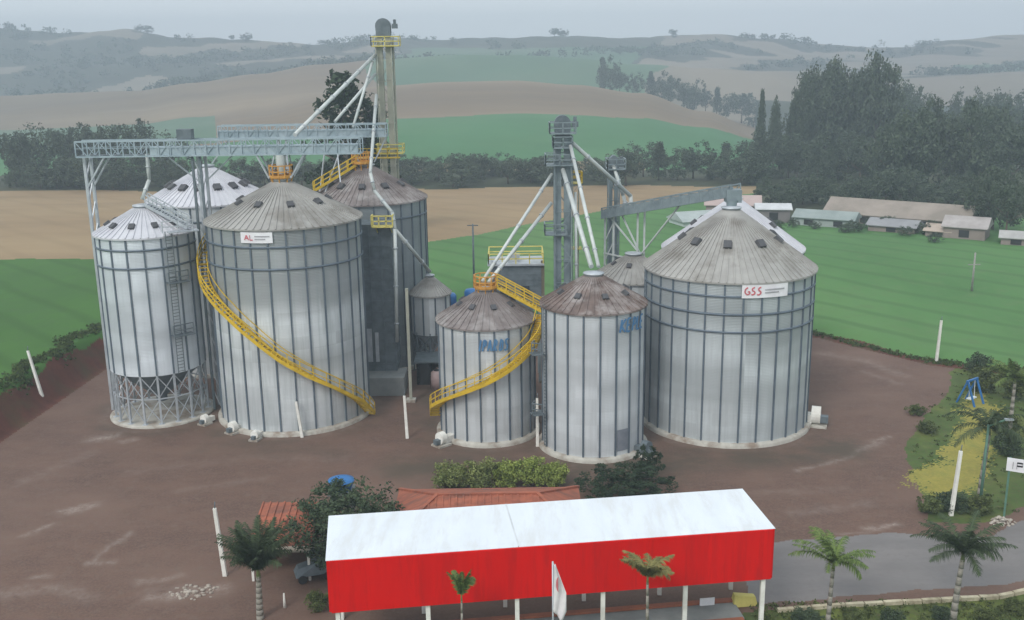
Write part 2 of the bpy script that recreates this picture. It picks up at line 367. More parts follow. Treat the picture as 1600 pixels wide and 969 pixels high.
cls[ins & inside(YEL, fx + wob(fx, fy, 1.3, 3) * .9 + rng.normal(0, .3, len(fx)), fy + wob(fx, fy, 1.6, 4) * .9 + rng.normal(0, .3, len(fx)))] = dry
cls[ins & inside(ROAD, fx + wob(fx, fy, 1.2, 13) * .25, fy + wob(fx, fy, 1.4, 14) * .25)] = road
cls[inside(LOW, fx, fy)] = low
gm = {
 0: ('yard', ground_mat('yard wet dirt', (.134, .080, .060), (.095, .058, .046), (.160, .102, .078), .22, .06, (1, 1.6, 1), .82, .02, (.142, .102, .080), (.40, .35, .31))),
 green: ('green_field', ground_mat('young wheat', (.082, .190, .056), (.062, .155, .044), (.115, .205, .070), .06, .018, (1, .5, 1), .9, 0, (.090, .165, .058), None, .07)),
 leftgreen: ('green_field', ground_mat('dense wheat', (.052, .135, .022), (.042, .11, .019), (.068, .150, .028), .07, .02, (1, .5, 1), .9, 0, (.05, .112, .028), None, .07)),
 stub: ('stubble_field', ground_mat('stubble', (.285, .200, .112), (.24, .168, .095), (.33, .24, .135), .05, .015, (.6, 1.6, 1), .95, 0, None, None, .05)),
 wood: ('forest_floor', ground_mat('forest floor', (.045, .055, .026), (.032, .04, .02), (.07, .07, .036), .06, .02)),
 hillgreen: ('hillside_field', ground_mat('hill pasture', (.055, .165, .060), (.048, .145, .05), (.075, .18, .068), .02, .008)),
 hillstub: ('hilltop_field', ground_mat('hill stubble', (.200, .140, .082), (.145, .105, .068), (.26, .19, .118), .012, .006, (.4, 1.6, 1), .95)),
 far: ('far_hills', ground_mat('far scrub', (.060, .065, .045), (.045, .05, .035), (.10, .095, .065), .008, .004)),
 fargreen: ('far_pasture', ground_mat('far pasture', (.085, .155, .085), (.07, .13, .07), (.12, .165, .095), .009, .004)),
 farstub: ('far_stubble', ground_mat('far stubble', (.24, .20, .15), (.17, .15, .115), (.21, .175, .135), .009, .004)),
 bank: ('earth_bank', ground_mat('red earth', (.115, .042, .028), (.08, .030, .022), (.075, .055, .028), .6, .2, (1, 1, 1), .95, .05)),
 lawn: ('lawn', ground_mat('lawn', (.075, .12, .028), (.055, .085, .022), (.14, .16, .04), .5, .15, c4=(.10, .085, .04))),
 dry: ('dry_lawn', ground_mat('dry lawn', (.30, .26, .055), (.22, .20, .045), (.20, .21, .05), .6, .25, c4=(.36, .29, .07))),
 road: ('asphalt_road', ground_mat('worn asphalt', (.190, .177, .172), (.155, .145, .142), (.215, .198, .190), .3, .08, (.5, 1.5, 1), .75, 0, (.165, .15, .145))),
 low: ('front_lawn', ground_mat('front lawn', (.075, .105, .028), (.05, .07, .022), (.16, .19, .04), .6, .2, c4=(.09, .075, .04))),
}
# pale tyre marks, dried puddles and spilt grain on the yard: lines in metres with a half width
MARKS = [([(24.4, 63.9), (26.6, 64.3)], .4, 1.0), ([(22, 63.2), (24, 63.3)], .2, .5), ([(-21.6, 56.3), (-18.6, 56.9)], .7, 1.0), ([(22.7, 74.2), (26.9, 76.3), (29.3, 78.7), (32.3, 81.2)], .30, 1.0), ([(29.0, 78.3), (31.0, 80.1)], .55, .8), ([(34.0, 106.5), (38.1, 103.2), (39.8, 98.0)], .8, .45), ([(36.5, 99.5), (38.6, 95.5)], .5, .35),
 ([(-34.4, 64.6), (-33.3, 66.4)], .35, .8), ([(-33.4, 68.4), (-31.8, 69.3)], .6, .9), ([(-27.9, 60.3), (-27.9, 63.0), (-27.0, 64.8)], .3, .6), ([(-28.2, 60.4), (-26.9, 60.6)], .35, .7),
 ([(-37, 83.3), (-35.6, 84.1)], .75, 1.1), ([(-34.2, 82.5), (-33.2, 83)], .4, .6), ([(-31, 58.6), (-30.2, 58.8)], .35, .6), ([(-32.5, 56.8), (-29, 57.4), (-26.5, 56)], .7, .5), ([(-22.5, 56.2), (-18.6, 56.9)], .8, .7), ([(-24, 58), (-22, 58.4)], .5, .6),
 ([(-29.6, 88.2), (-28, 87.4)], .5, .9), ([(-26, 72), (-20, 74)], .5, .25), ([(-39, 74), (-36, 80)], .7, .25), ([(-31, 76), (-22, 78.5), (-14, 78)], .8, .2), ([(18, 70), (25, 70.5)], .6, .25), ([(20, 66.5), (26, 68)], .6, .35), ([(14, 58.5), (26, 59.5)], .6, .25)]
vx, vy = V[:, 0], V[:, 1]; stain = np.zeros(len(V)); near = (vy < 125) & (np.abs(vx) < 80)
nx_, ny_ = vx[near] + wob(vx[near], vy[near], .9, 21) * .3, vy[near] + wob(vx[near], vy[near], .8, 22) * .3
sv = np.zeros(near.sum())
for P, hw, a in MARKS: sv = np.maximum(sv, a * np.exp(-(segdist(P, nx_, ny_, False) / hw) ** 2))
for (X, Y, rad) in ((-33.2, 90.25, 5.3), (-20.5, 90.2, 7.6), (19.15, 86.5, 8.0), (-2.24, 84.36, 4.9), (6.75, 80.7, 4.9)):
    sv = np.maximum(sv, .30 * np.exp(-((np.hypot(nx_ - X, ny_ - Y) - rad) / .5) ** 2))
stain[near] = sv
damp_shade = np.zeros(len(V)); dv = np.zeros(near.sum())       # damp mossy soil between the hedge and the silos, darker strips elsewhere, contact shade painted round silo feet
for P, hw, a in [([(-9, 76), (-2, 76.5), (5, 75), (12, 76), (20, 76.6), (27, 78.5)], 2.2, .85), ([(-7, 82), (-8, 90), (-9, 96)], 1.6, .7), ([(-26, 80.5), (-16, 80)], 1.6, .35), ([(4, 72.5), (12, 73.5)], 1.8, .7)]:
    dv = np.maximum(dv, a * np.exp(-(segdist(P, nx_ + wob(nx_, ny_, 3.1, 31), ny_ + wob(nx_, ny_, 2.7, 32), False) / hw) ** 2))
for (X, Y, rad) in ((-33.2, 90.25, 5.9), (-20.5, 90.2, 8.3), (19.15, 86.5, 8.8), (-2.24, 84.36, 5.6), (6.75, 80.7, 5.6)):  # contact shade of each silo base, painted into the ground as a dark ring
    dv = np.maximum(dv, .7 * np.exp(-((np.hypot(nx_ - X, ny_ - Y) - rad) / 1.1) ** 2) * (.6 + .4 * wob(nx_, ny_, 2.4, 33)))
damp_shade[near] = np.clip(dv, 0, 1)
for c, (nm, mt) in gm.items():
    f = F[cls == c]
    if not len(f): continue
    u, inv = np.unique(f, return_inverse=True)
    me = np_mesh(nm, V[u], inv.reshape(f.shape), mt, smooth=True)
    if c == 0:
        for an, av in (('stain', stain), ('damp_shade', damp_shade)):
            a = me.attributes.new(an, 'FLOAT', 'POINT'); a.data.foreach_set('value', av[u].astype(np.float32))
    tag(link(nm, me), kind='structure')
sk = MB().add([(-1600, -280, -.35), (1600, -280, -.35), (1600, 6, -.35), (-1600, 6, -.35), (-1600, 1655, -.35), (1600, 1655, -.35), (5.4, 6, -.35), (-5.4, 6, -.35), (1489, 1655, -.35), (-1489, 1655, -.35)], [(0, 1, 2, 3), (2, 5, 8, 6), (3, 7, 9, 4)])
tag(sk.build('ground', gm[green][1]), kind='structure')

# ------------------------------------------------------------ silos
def rail(mb, pts, zoff=1.0, r=.035, mid=True):
    for a, b in zip(pts, pts[1:]):
        for k in ((.5, 1) if mid else (1,)): mb.bar(Vector(a) + Vector((0, 0, zoff * k)), Vector(b) + Vector((0, 0, zoff * k)), r * 2)
    for p in pts: mb.bar(p, Vector(p) + Vector((0, 0, zoff)), r * 2)
    return mb
def wall_mesh(name, Rr, z0, z1, mat, n=96):
    vs = []; fs = []; uv = []
    for i in range(n + 1):
        a = -2.5 * math.pi / 1 + 2 * math.pi * i / n
        vs += [(Rr * math.cos(a), Rr * math.sin(a), z0), (Rr * math.cos(a), Rr * math.sin(a), z1)]; u = 2 * math.pi * Rr * i / n; uv += [(u, z0), (u, z1)]
    fs = [(2 * i, 2 * i + 2, 2 * i + 3, 2 * i + 1) for i in range(n)]
    me = bpy.data.meshes.new(name); me.from_pydata(vs, [], fs); l = me.uv_layers.new(name='UVMap')
    for p in me.polygons:
        p.use_smooth = True
        for li in p.loop_indices: l.data[li].uv = uv[me.loops[li].vertex_index]
    me.materials.append(mat); me.update(); return me
def silo(label, X, Y, Rr, h, hp, ribs, wm, rm, rings=(), vents=10, vfrac=.60, z0=.35, group='galvanised grain silos', capR=.75, name='grain_silo', a0=0.0, vsize=1.0):
    t = thing(name, (X, Y, 0), label, 'grain silo', group)
    if z0 < 1: MB().lathe([(Rr + .42, -.1), (Rr + .42, .28), (Rr + .30, .36), (Rr - .1, .40)], 72).build('foundation_ring', M['conc'], t)
    link('wall', wall_mesh('wall', Rr, z0 - .06, h, wm), t)
    rb = MB().box((Rr + .045, 0, (z0 + h) / 2), (.11, .14, h - z0 - .02)).mesh('stiffener', M['rib'])
    for i in range(ribs):
        o = link('stiffener', rb, t); o.rotation_euler = (0, 0, a0 + 2 * math.pi * i / ribs)
    for z in rings:
        MB().lathe([(Rr + .0, z - .09), (Rr + .12, z - .07), (Rr + .12, z + .07), (Rr, z + .09)], 72).build('wind_ring', M['rib'], t)
    # roof: radial sheets with standing ribs
    n = max(36, int(2 * math.pi * Rr / .62)); rf = MB(); ro = Rr + .22; zr = h - .06; sl = (hp - h) / (ro - capR)
    def zc(r): return zr + (ro - r) * sl
    rf.lathe([(Rr - .05, zr - .12), (ro, zr - .14), (ro, zr), (capR, zc(capR))], n * 2, smooth=False)
    for i in range(n):
        a = 2 * math.pi * i / n; c, s = math.cos(a), math.sin(a)
        rf.bar((ro * c, ro * s, zr + .01), (capR * c, capR * s, zc(capR) + .01), .09, .13)
    rf.build('roof', rm, t)
    MB().lathe([(capR + .02, zc(capR) - .1), (capR + .02, zc(capR) + .18), (capR + .12, zc(capR) + .18), (capR + .12, zc(capR) + .28), (0.01, zc(capR) + .42)], 24).build('roof_cap', M['galv'], t)
    vm = MB(); k = vsize * .82
    vm.add([(-.42 * k, -.38 * k, -.05), (.42 * k, -.38 * k, -.05), (.42 * k, .38 * k, -.05), (-.42 * k, .38 * k, -.05), (-.30 * k, -.34 * k, .34 * k), (.46 * k, -.34 * k, .26 * k), (.46 * k, .34 * k, .26 * k), (-.30 * k, .34 * k, .34 * k)],
           [(0, 3, 2, 1), (4, 5, 6, 7), (0, 1, 5, 4), (1, 2, 6, 5), (2, 3, 7, 6), (3, 0, 4, 7)])
    vmesh = vm.mesh('roof_vent', M['vent']); tilt = math.atan(sl)
    for i in range(vents):
        a = a0 + .2 + 2 * math.pi * i / vents; r = Rr * vfrac
        o = link('roof_vent', vmesh, t); o.location = (r * math.cos(a), r * math.sin(a), zc(r) + .03); o.rotation_euler = (0, tilt, a)
    return t, zc
def cap_platform(t, z, rad, mat, loc=(0, 0)):
    x, y = loc; p = MB().lathe([(.3, z - .08), (rad, z - .08), (rad, z), (.3, z)], 16, c=(x, y, 0), smooth=False)
    for i in range(8):
        a = i * math.pi / 4; p.bar((x + rad * .9 * math.cos(a), y + rad * .9 * math.sin(a), z - .08), (x + rad * .8 * math.cos(a), y + rad * .8 * math.sin(a), z - .75), .09)
    o = p.build('roof_platform', mat, t)
    pts = [(x + rad * math.cos(i * math.pi / 6), y + rad * math.sin(i * math.pi / 6), z) for i in range(13)]
    rail(MB(), pts, 1.05, .045).lathe([(rad, z), (rad + .03, z), (rad + .03, z + .22), (rad, z + .22)], 24, c=(x, y, 0), smooth=False).build('handrail', mat, o)
def helix(t, Rr, path, wd=.85):
    """yellow stair wound round the wall: path = (angle in degrees, height) knots"""
    A = [p[0] for p in path]; Z = [p[1] for p in path]; n = 70; st = MB(); hr = MB(); wr = MB()
    ri, ro = Rr + .20, Rr + .20 + wd; prev = None
    for i in range(n + 1):
        q = i / n * (len(A) - 1); k = min(int(q), len(A) - 2); f = q - k
        a = R(A[k] + (A[k + 1] - A[k]) * f); z = Z[k] + (Z[k + 1] - Z[k]) * f; c, s = math.cos(a), math.sin(a)
        pi, po = Vector((ri * c, ri * s, z)), Vector((ro * c, ro * s, z))
        st.bar(pi, po, .26, .05)
        if prev:
            for a_, b_ in ((prev[0], pi), (prev[1], po)): st.bar(a_, b_, .06, .30)
            for k_ in (.55, 1.05): hr.bar(prev[1] + Vector((0, 0, k_)), po + Vector((0, 0, k_)), .075)
            wr.bar(prev[0] + Vector((0, 0, 1.05)), pi + Vector((0, 0, 1.05)), .06)
        if i % 3 == 0:
            hr.bar(po, po + Vector((0, 0, 1.05)), .07); st.bar(pi - Vector((c * .2, s * .2, .1)), po - Vector((0, 0, .1)), .08)
        prev = (pi, po)
    o = st.build('spiral_staircase', M['yellow'], t); hr.build('handrail', M['yellow'], o); wr.build('wall_rail', M['yellow'], o)
def curved_panel(Rr, a0, a1, z0, z1, th=.05, n=10):
    mb = MB(); vs = []
    for i in range(n + 1):
        a = R(a0 + (a1 - a0) * i / n)
        for r in (Rr, Rr + th):
            vs += [(r * math.cos(a), r * math.sin(a), z0), (r * math.cos(a), r * math.sin(a), z1)]
    fs = []
    for i in range(n):
        k = 4 * i; fs += [(k + 2, k + 6, k + 7, k + 3), (k, k + 1, k + 5, k + 4), (k + 1, k + 3, k + 7, k + 5), (k, k + 4, k + 6, k + 2)]
    fs += [(0, 2, 3, 1), (4 * n, 4 * n + 1, 4 * n + 3, 4 * n + 2)]
    return mb.add(vs, fs)
def strokes(Rr, lines, wd, th=.03):
    """lettering: strokes given as (angle deg, z) polylines on a cylinder of radius Rr"""
    mb = MB()
    for L in lines:
        for (a, z), (b, y) in zip(L, L[1:]):
            k = max(1, int(abs(b - a) / 3))
            for i in range(k):
                f, g = i / k, (i + 1) / k; p, q = R(a + (b - a) * f), R(a + (b - a) * g)
                mb.bar((Rr * math.cos(p), Rr * math.sin(p), z + (y - z) * f), (Rr * math.cos(q), Rr * math.sin(q), z + (y - z) * g), th, wd)
    return mb
# -- big silo with stairs, front left
C, zc = silo('big grey silo with yellow stairs curling down its front and pale sign under the roof', -20.5, 90.2, 6.81, 18.48, 21.7, 28, M['steelC'], M['roof_grey'], (16.85, 14.95), 9, .58)
cap_platform(C, 22.05, 1.05, M['orange'])
helix(C, 6.81, [(-14, .25), (-29, 2.1), (-51, 4.1), (-69, 5.6), (-85, 7.1), (-102, 9.0), (-121, 10.9), (-138, 12.2), (-160, 13.6), (-185, 15.3), (-210, 17.0), (-232, 18.5)])
s = curved_panel(6.93, -109, -86, 17.28, 18.2).build('sign_panel', M['sign_white'], C)
strokes(7.0, [[(-106, 17.55), (-104.5, 17.95), (-103, 17.55)], [(-105.4, 17.7), (-103.6, 17.7)], [(-102, 17.95), (-102, 17.55), (-100, 17.55)]], .09).build('sign_lettering', M['letter_red'], s)
strokes(7.0, [[(-98.5, 17.86), (-88, 17.86)], [(-98.5, 17.62), (-91, 17.62)]], .10).build('sign_lettering', M['letter_grey'], s)
# -- big silo, right
H_, zc = silo('widest grey silo standing at the far right with white sign under the eave', 19.15, 86.5, 7.27, 14.25, 19.1, 30, M['steelH'], M['roof_grey'], (13.0, 11.5, 10.0), 9, .56, a0=.06, vsize=1.15)
s = curved_panel(7.42, -94, -63, 12.95, 14.08).build('sign_panel', M['sign_white'], H_)
strokes(7.5, [[(-90.5, 13.85), (-92, 13.7), (-92.3, 13.45), (-91, 13.25), (-89.4, 13.3), (-89.2, 13.5), (-90.4, 13.5)], [(-86.2, 13.85), (-87.8, 13.75), (-87.6, 13.58), (-86.2, 13.5), (-86, 13.33), (-87.6, 13.22), (-88.2, 13.28)],
              [(-82.2, 13.85), (-83.8, 13.75), (-83.6, 13.58), (-82.4, 13.5), (-82.2, 13.33), (-83.8, 13.2), (-84.6, 13.28)]], .11).build('sign_lettering', M['letter_red'], s)
strokes(7.5, [[(-79.5, 13.62), (-66, 13.62)], [(-79.5, 13.38), (-70, 13.38)]], .10).build('sign_lettering', M['letter_grey'], s)
# -- small front silo with stairs
F_, zc = silo('small front silo with stained roof and yellow stairs winding up to its peak', -2.24, 84.36, 4.19, 10.38, 12.7, 21, M['steelF'], M['roof_brown'], (), 8, .55, a0=.1, vsize=.8)
cap_platform(F_, 13.0, 1.0, M['orange'])
helix(F_, 4.19, [(-176, 1.6), (-168, 2.5), (-135, 4.1), (-110, 5.1), (-90, 5.9), (-70, 6.8), (-50, 7.8), (-33, 8.6), (-20, 9.6), (-8, 10.6)], .75)
cw = MB()
for k in (-.45, .45):
    cw.bar((4.85, -.6 + k, 10.95), (1.0, k * .9, 13.0), .07, .22)
for i in range(14):
    f = i / 13; cw.bar((4.85 - 3.85 * f, -.6 * (1 - f) - .45, 10.98 + 2.05 * f), (4.85 - 3.85 * f, -.6 * (1 - f) + .45, 10.98 + 2.05 * f), .26, .05)
o = cw.build('roof_stairs', M['yellow'], F_)
for k in (-.45, .45): rail(MB(), [(4.85 - 3.85 * i / 5, -.6 * (1 - i / 5) + k, 10.98 + 2.05 * i / 5) for i in range(6)], 1.0, .045).build('handrail', M['yellow'], o)
lf = []
for i, g in enumerate([[(0, 0), (.6, 1)], [(1.0, 0), (1.6, 1), (2.2, .9), (2.0, .5), (1.3, .45)], [(2.6, 0), (3.4, 1), (3.7, 0)], [(2.8, .35), (3.6, .35)], [(4.3, 0), (4.9, 1), (5.5, .9), (5.3, .5), (4.6, .45), (5.3, 0)], [(6.2, 0), (6.8, 1), (7.4, .8), (7.1, .1), (6.2, 0)], [(9.2, 1), (8.3, .9), (8.4, .55), (8.9, .45), (8.6, .02), (7.8, .02)]]):
    lf.append([(-97 + x * 3.6, 8.5 + z * .95) for x, z in g])
strokes(4.33, lf, .15).build('painted_lettering', M['letter_blue'], F_)
# -- middle silo
G_, zc = silo('slim silo with grain stained brown roof and darker patch near its foot', 6.75, 80.7, 4.24, 12.51, 14.7, 20, M['steelG'], M['roof_rust'], (), 8, .66, a0=.05, vsize=.8)
lf = [[(-66 + (x) * 4.4, 10.85 + z * 1.05) for x, z in g] for g in ([(0, 0), (.6, 1)], [(.4, .5), (1.7, 1)], [(.4, .5), (1.4, 0)], [(3.2, 1), (2.3, 1), (1.9, 0), (2.9, 0)], [(2.1, .5), (2.9, .5)], [(3.7, 0), (4.3, 1), (5.1, .9), (4.9, .5), (4.1, .45)], [(5.8, 1), (5.3, 0), (6.3, 0)], [(8.2, 1), (7.2, 1), (6.8, 0), (7.8, 0)], [(7, .5), (7.8, .5)])]
strokes(4.38, lf, .16).build('painted_lettering', M['letter_blue'], G_)
curved_panel(4.262, -67, -49, .75, 2.6, .01).build('door_panel', surf('dull door sheet', (.26, .28, .32), (.20, .22, .26), 1.2, .5, .3), G_)
lad = MB()
for z in (3.4, 8.6):
    lad.box((-4.75, -1.9, z), (1.0, 1.0, .07), R(22)); rail(lad, [(-4.4, -2.5, z), (-5.2, -2.2, z), (-4.95, -1.4, z)], 1.0, .04)
for k in (0, .42): lad.bar((-4.05 - k * .3, -1.75 + k, .3), (-4.05 - k * .3, -1.75 + k, 12.6), .06)
for i in range(40): lad.bar((-4.05, -1.75, .5 + i * .3), (-4.18, -1.33, .5 + i * .3), .04)
lad.build('ladder', M['galv_dark'], G_)
# -- hopper silo, left
A_, zc = silo('pale hopper silo raised on a ring of steel legs at the left', -33.23, 90.25, 4.25, 17.42, 19.5, 18, M['steelA'], M['roof_white'], (16.25, 14.65), 10, .72, z0=4.85, a0=.12, vsize=.9)
MB().lathe([(4.2, 4.85), (.5, 1.7), (.5, 1.2)], 48).build('hopper_cone', M['galv_dark'], A_)
lm = MB().box((4.18, 0, 2.45), (.16, .18, 4.8)).box((4.18, 0, .1), (.5, .5, .3)).mesh('leg', M['galv'])
for i in range(18):
    o = link('leg', lm, A_); o.rotation_euler = (0, 0, .12 + 2 * math.pi * i / 18)
br = MB()
for i in range(18):
    a, b = .12 + 2 * math.pi * i / 18, .12 + 2 * math.pi * (i + 1) / 18
    p, q = Vector((4.18 * math.cos(a), 4.18 * math.sin(a), 0)), Vector((4.18 * math.cos(b), 4.18 * math.sin(b), 0)); up = Vector((0, 0, 1))
    br.bar(p + up * 2.6, q + up * 2.6, .1); br.bar(p + up * .4, q + up * 2.5, .07); br.bar(q + up * .4, p + up * 2.5, .07)
    br.bar(p + up * 2.7, q + up * 4.7, .07); br.bar(q + up * 2.7, p + up * 4.7, .07)
br.build('leg_bracing', M['galv'], A_)
MB().lathe([(4.7, -.1), (4.75, .16), (4.5, .24), (.01, .26)], 48).build('base_slab', M['conc'], A_)
wk = MB()
for k in (-.45, .45): wk.bar((.5, k - .2, 19.75), (4.75, -2.2 + k, 17.95), .08, .25)
for i in range(16): f = i / 15; wk.bar((.5 + 4.25 * f, -.65 - 2.0 * f, 19.78 - 1.8 * f), (.5 + 4.25 * f, .25 - 2.0 * f, 19.78 - 1.8 * f), .25, .05)
for k in (-.45, .45): rail(wk, [(.5 + 4.25 * i / 5, -.2 - 2.0 * i / 5 + k, 19.78 - 1.8 * i / 5) for i in range(6)], .95, .04)
wk.box((4.4, -2.9, 17.75), (2.6, 1.1, .09), R(30)); rail(wk, [(3.0, -4.0, 17.8), (4.2, -3.6, 17.8), (5.3, -2.9, 17.8)], .95, .04)
wk.build('roof_walkway', M['galv'], A_)
ld = MB()
for k in (-.22, .22): ld.bar((3.2 + k, -3.15 + k, 4.8), (3.2 + k, -3.15 + k, 17.8), .07)
for i in range(42): ld.bar((2.98, -3.37, 5 + i * .3), (3.42, -2.93, 5 + i * .3), .045)
for z in (8.35, 13.2):
    ld.box((3.6, -3.0, z), (1.9, .9, .09), R(42)); rail(ld, [(3.05, -3.75, z), (3.75, -3.2, z), (4.4, -2.5, z)], 1.0, .04)
ld.build('ladder', M['galv_dark'], A_)
# -- silos behind
B_, zc = silo('silo with bright white cone roof dotted by dark vents, behind the hopper silo', -32.2, 107, 6.3, 18.1, 21.35, 26, M['steelF'], M['roof_white'], (16.4,), 14, .62, a0=.1, vsize=1.25)
D_, zc = silo('dark silo behind the big stairs silo, with dirty purple grey roof', -15.2, 107, 6.1, 17.95, 21.2, 26, M['steelD'], M['roof_brown'], (16.3,), 10, .62, a0=.1, vsize=1.1)
cap_platform(D_, 21.6, 1.1, M['orange'], (-.4, -.3))
dw = MB()
for k in (-.4, .4): dw.bar((-1.0, -.6 + k, 21.4), (-5.2, -2.6 + k, 19.0), .08, .25)
for i in range(16): f = i / 15; dw.bar((-1 - 4.2 * f, -1.0 - 2 * f, 21.4 - 2.4 * f), (-1 - 4.2 * f, -.2 - 2 * f, 21.4 - 2.4 * f), .25, .05)
for k in (-.4, .4): rail(dw, [(-1 - 4.2 * i / 5, -.6 - 2 * i / 5 + k, 21.4 - 2.4 * i / 5) for i in range(6)], 1.0, .045)
dw.build('roof_stairs', M['yellow'], D_)
rail(MB().box((.9, 3.4, 21.75), (4.6, .9, .1)), [(-1.4 + i * 1.1, 2.95, 21.8) for i in range(5)], 1.0, .045).build('roof_walkway', M['yellow'], D_)
I_, zc = silo('silo mostly hidden behind the widest silo, only its pale roof slope showing', 23.3, 104, 7.2, 12.6, 17.5, 28, M['steelH'], M['roof_white'], (11.2,), 9, .56, vsize=1.1)
J_, zc = silo('half hidden silo between the slim silo and the widest silo', 12.0, 96.8, 3.9, 11.2, 13.2, 18, M['steelF'], M['roof_grey'], (), 6, .5, vsize=.8)
E_, zc = silo('smallest hopper silo on steel legs in the gap beside the grain dryer', -8.5, 102, 2.0, 8.6, 10.2, 10, M['steelF'], M['roof_grey'], (), 0, .6, z0=4.4, capR=.4)
MB().lathe([(1.98, 4.4), (.3, 2.6), (.3, 2.2)], 32).build('hopper_cone', M['galv'], E_)
lm = MB().box((1.95, 0, 2.3), (.14, .14, 4.6)).mesh('leg', M['galv_dark']); br = MB()
for i in range(8):
    o = link('leg', lm, E_); o.rotation_euler = (0, 0, i * math.pi / 4)
    a, b = i * math.pi / 4, (i + 1) * math.pi / 4; p, q = (1.95 * math.cos(a), 1.95 * math.sin(a)), (1.95 * math.cos(b), 1.95 * math.sin(b))
    br.bar((*p, 2.3), (*q, 4.2), .1); br.bar((*q, 2.3), (*p, 4.2), .1); br.bar((*p, 2.2), (*q, 2.2), .1); br.bar((*p, 4.3), (*q, 4.3), .1)
br.build('leg_bracing', M['galv_dark'], E_)

# ------------------------------------------------------------ dryer, machine house, pits
t = thing('grain_dryer', (-12.9, 97.6, 0), 'tall dark rectangular grain dryer on a grey concrete base', 'grain dryer')
bevel(MB().box((.25, -2.2, .95), (4.0, 3.2, 1.9)).build('concrete_base', M['conc_grey'], t), .06)
d = MB().box((-.35, 0, 9.25), (3.4, 3.0, 14.7))
for i in range(14): d.box((-.35, 0, 2.6 + i * 1.08), (3.52, 3.12, .10))
for x in (-2.0, -.9, .2, 1.3): d.box((x, -1.55, 9.25), (.12, .14, 14.6))
d.build('dryer_column', M['galv_dark'], t)
MB().box((-1.3, -1.62, 4.6), (.55, .1, 3.4)).box((-.55, -1.62, 4.4), (.35, .1, 3.0)).build('access_panel', M['galv'], t)
p = MB().box((.6, -2.1, 16.6), (2.0, 1.1, .12)); p.bar((0, -1.5, 15.9), (0, -2.6, 16.55), .08).bar((1.4, -1.5, 15.9), (1.4, -2.6, 16.55), .08)
o = p.build('service_platform', M['yellow_pale'], t); rail(MB(), [(-.4, -1.6, 16.66), (-.4, -2.6, 16.66), (.3, -2.6, 16.66), (1.0, -2.6, 16.66), (1.6, -2.6, 16.66), (1.6, -1.6, 16.66)], 1.0, .06).build('handrail', M['yellow_pale'], o)
t = thing('dark_shed', (-8.6, 97.5, 0), 'low dark open shed behind the leaning white post', 'shed')
MB().box((-1.0, 1.2, 1.2), (.2, 3, 2.4)).box((1.9, 1.2, 1.2), (.2, 3, 2.4)).box((.45, 2.6, 1.2), (2.7, .2, 2.4)).build('wall', M['conc_grey'], t)
MB().box((.45, 1.1, 2.5), (3.6, 3.6, .18)).build('roof', M['galv_dark'], t)
MB().box((-.5, -.25, 1.1), (1.3, .1, 2.2)).build('door', M['dark'], t)
for i, (x, y, lb) in enumerate([(-7.6, 96.0, 'nearer of two pinkish plastic drums by the dark shed'), (-7.3, 97.0, 'farther of two pinkish plastic drums by the dark shed')]):
    t = thing('plastic_drum', (x, y, 0), lb, 'drum', 'pink drums beside the shed')
    MB().lathe([(.01, 0), (.62, .02), (.66, .9), (.62, 1.7), (.3, 1.9), (.01, 1.92)], 20).build('body', surf('pinkish plastic', (.42, .30, .29), (.34, .25, .24), 1, .6), t)
    MB().lathe([(.32, 1.88), (.32, 2.0), (.01, 2.02)], 16).build('lid', M['dark'], t)
t = thing('machine_house', (.45, 99.2, 0), 'grey steel machine house with yellow roof railings behind the small silo', 'machine house')
w_ = MB().box((0, 0, 9.9), (5.0, 3.6, 4.6))
for i in range(8): w_.box((0, 0, 7.9 + i * .56), (5.06, 3.66, .05))
w_.build('wall', M['galv_dark'], t)
for x in (-1.2, .9): MB().box((x, -1.85, 9.5), (.8, .08, 1.2)).build('window', M['glass'], t)
for x in (-2.3, 2.3):
    for y in (-1.6, 1.6): MB().box((x, y, 3.8), (.25, .25, 7.6)).build('leg', M['tower_grey'], t)
MB().box((0, 0, 12.3), (5.6, 4.2, .18)).build('roof_deck', M['galv'], t)
MB().box((-.2, -.4, 12.75), (1.2, .9, .7)).build('roof_motor', M['galv'], t)
rail(MB(), [(-2.7, -2, 12.4), (-1.35, -2, 12.4), (0, -2, 12.4), (1.35, -2, 12.4), (2.7, -2, 12.4), (2.7, 2, 12.4), (0, 2, 12.4), (-2.7, 2, 12.4), (-2.7, -2, 12.4)], 1.0, .05).build('roof_railing', M['yellow_pale'], t)
t = thing('support_post', (3.1, 97.6, 0), 'rusty brown steel column at the right corner of the machine house', 'post')
MB().box((0, 0, 6.3), (.34, .34, 12.6)).box((0, 0, .1), (.8, .8, .2)).build('column', surf('brown steel', (.17, .15, .11), (.13, .11, .08), .7, .8), t)
for z in (3, 6, 9): MB().box((0, 0, z), (.46, .46, .12)).build('flange', M['tower_cream'], t)
for i, (x, y, z, lb) in enumerate([(-6.9, 106, 7.2, 'left blue tank peeking between the hopper silo and small silo'), (-4.3, 107, 7.4, 'right blue tank half hidden by the small front silo')]):
    t = thing('blue_tank', (x, y, 0), lb, 'tank', 'blue tanks behind the silos')
    MB().lathe([(.01, z - 2.2), (.9, z - 2.15), (.9, z), (.75, z + .25), (.01, z + .35)], 20).build('body', M['blue'], t)
    f = MB()
    for sx in (-.7, .7):
        for sy in (-.7, .7): f.box((sx, sy, z / 2 - 1.1), (.14, .14, z - 2.2))
    f.build('stand', M['galv_dark'], t)
t = thing('concrete_pillar', (-9.9, 92.2, 0), 'slender pale steel column between the grain dryer and small silo', 'post')
MB().box((0, 0, 5.6), (.28, .28, 11.2)).build('column', M['tower_cream'], t); MB().box((0, 0, .12), (.9, .9, .24)).build('footing', M['conc'], t)
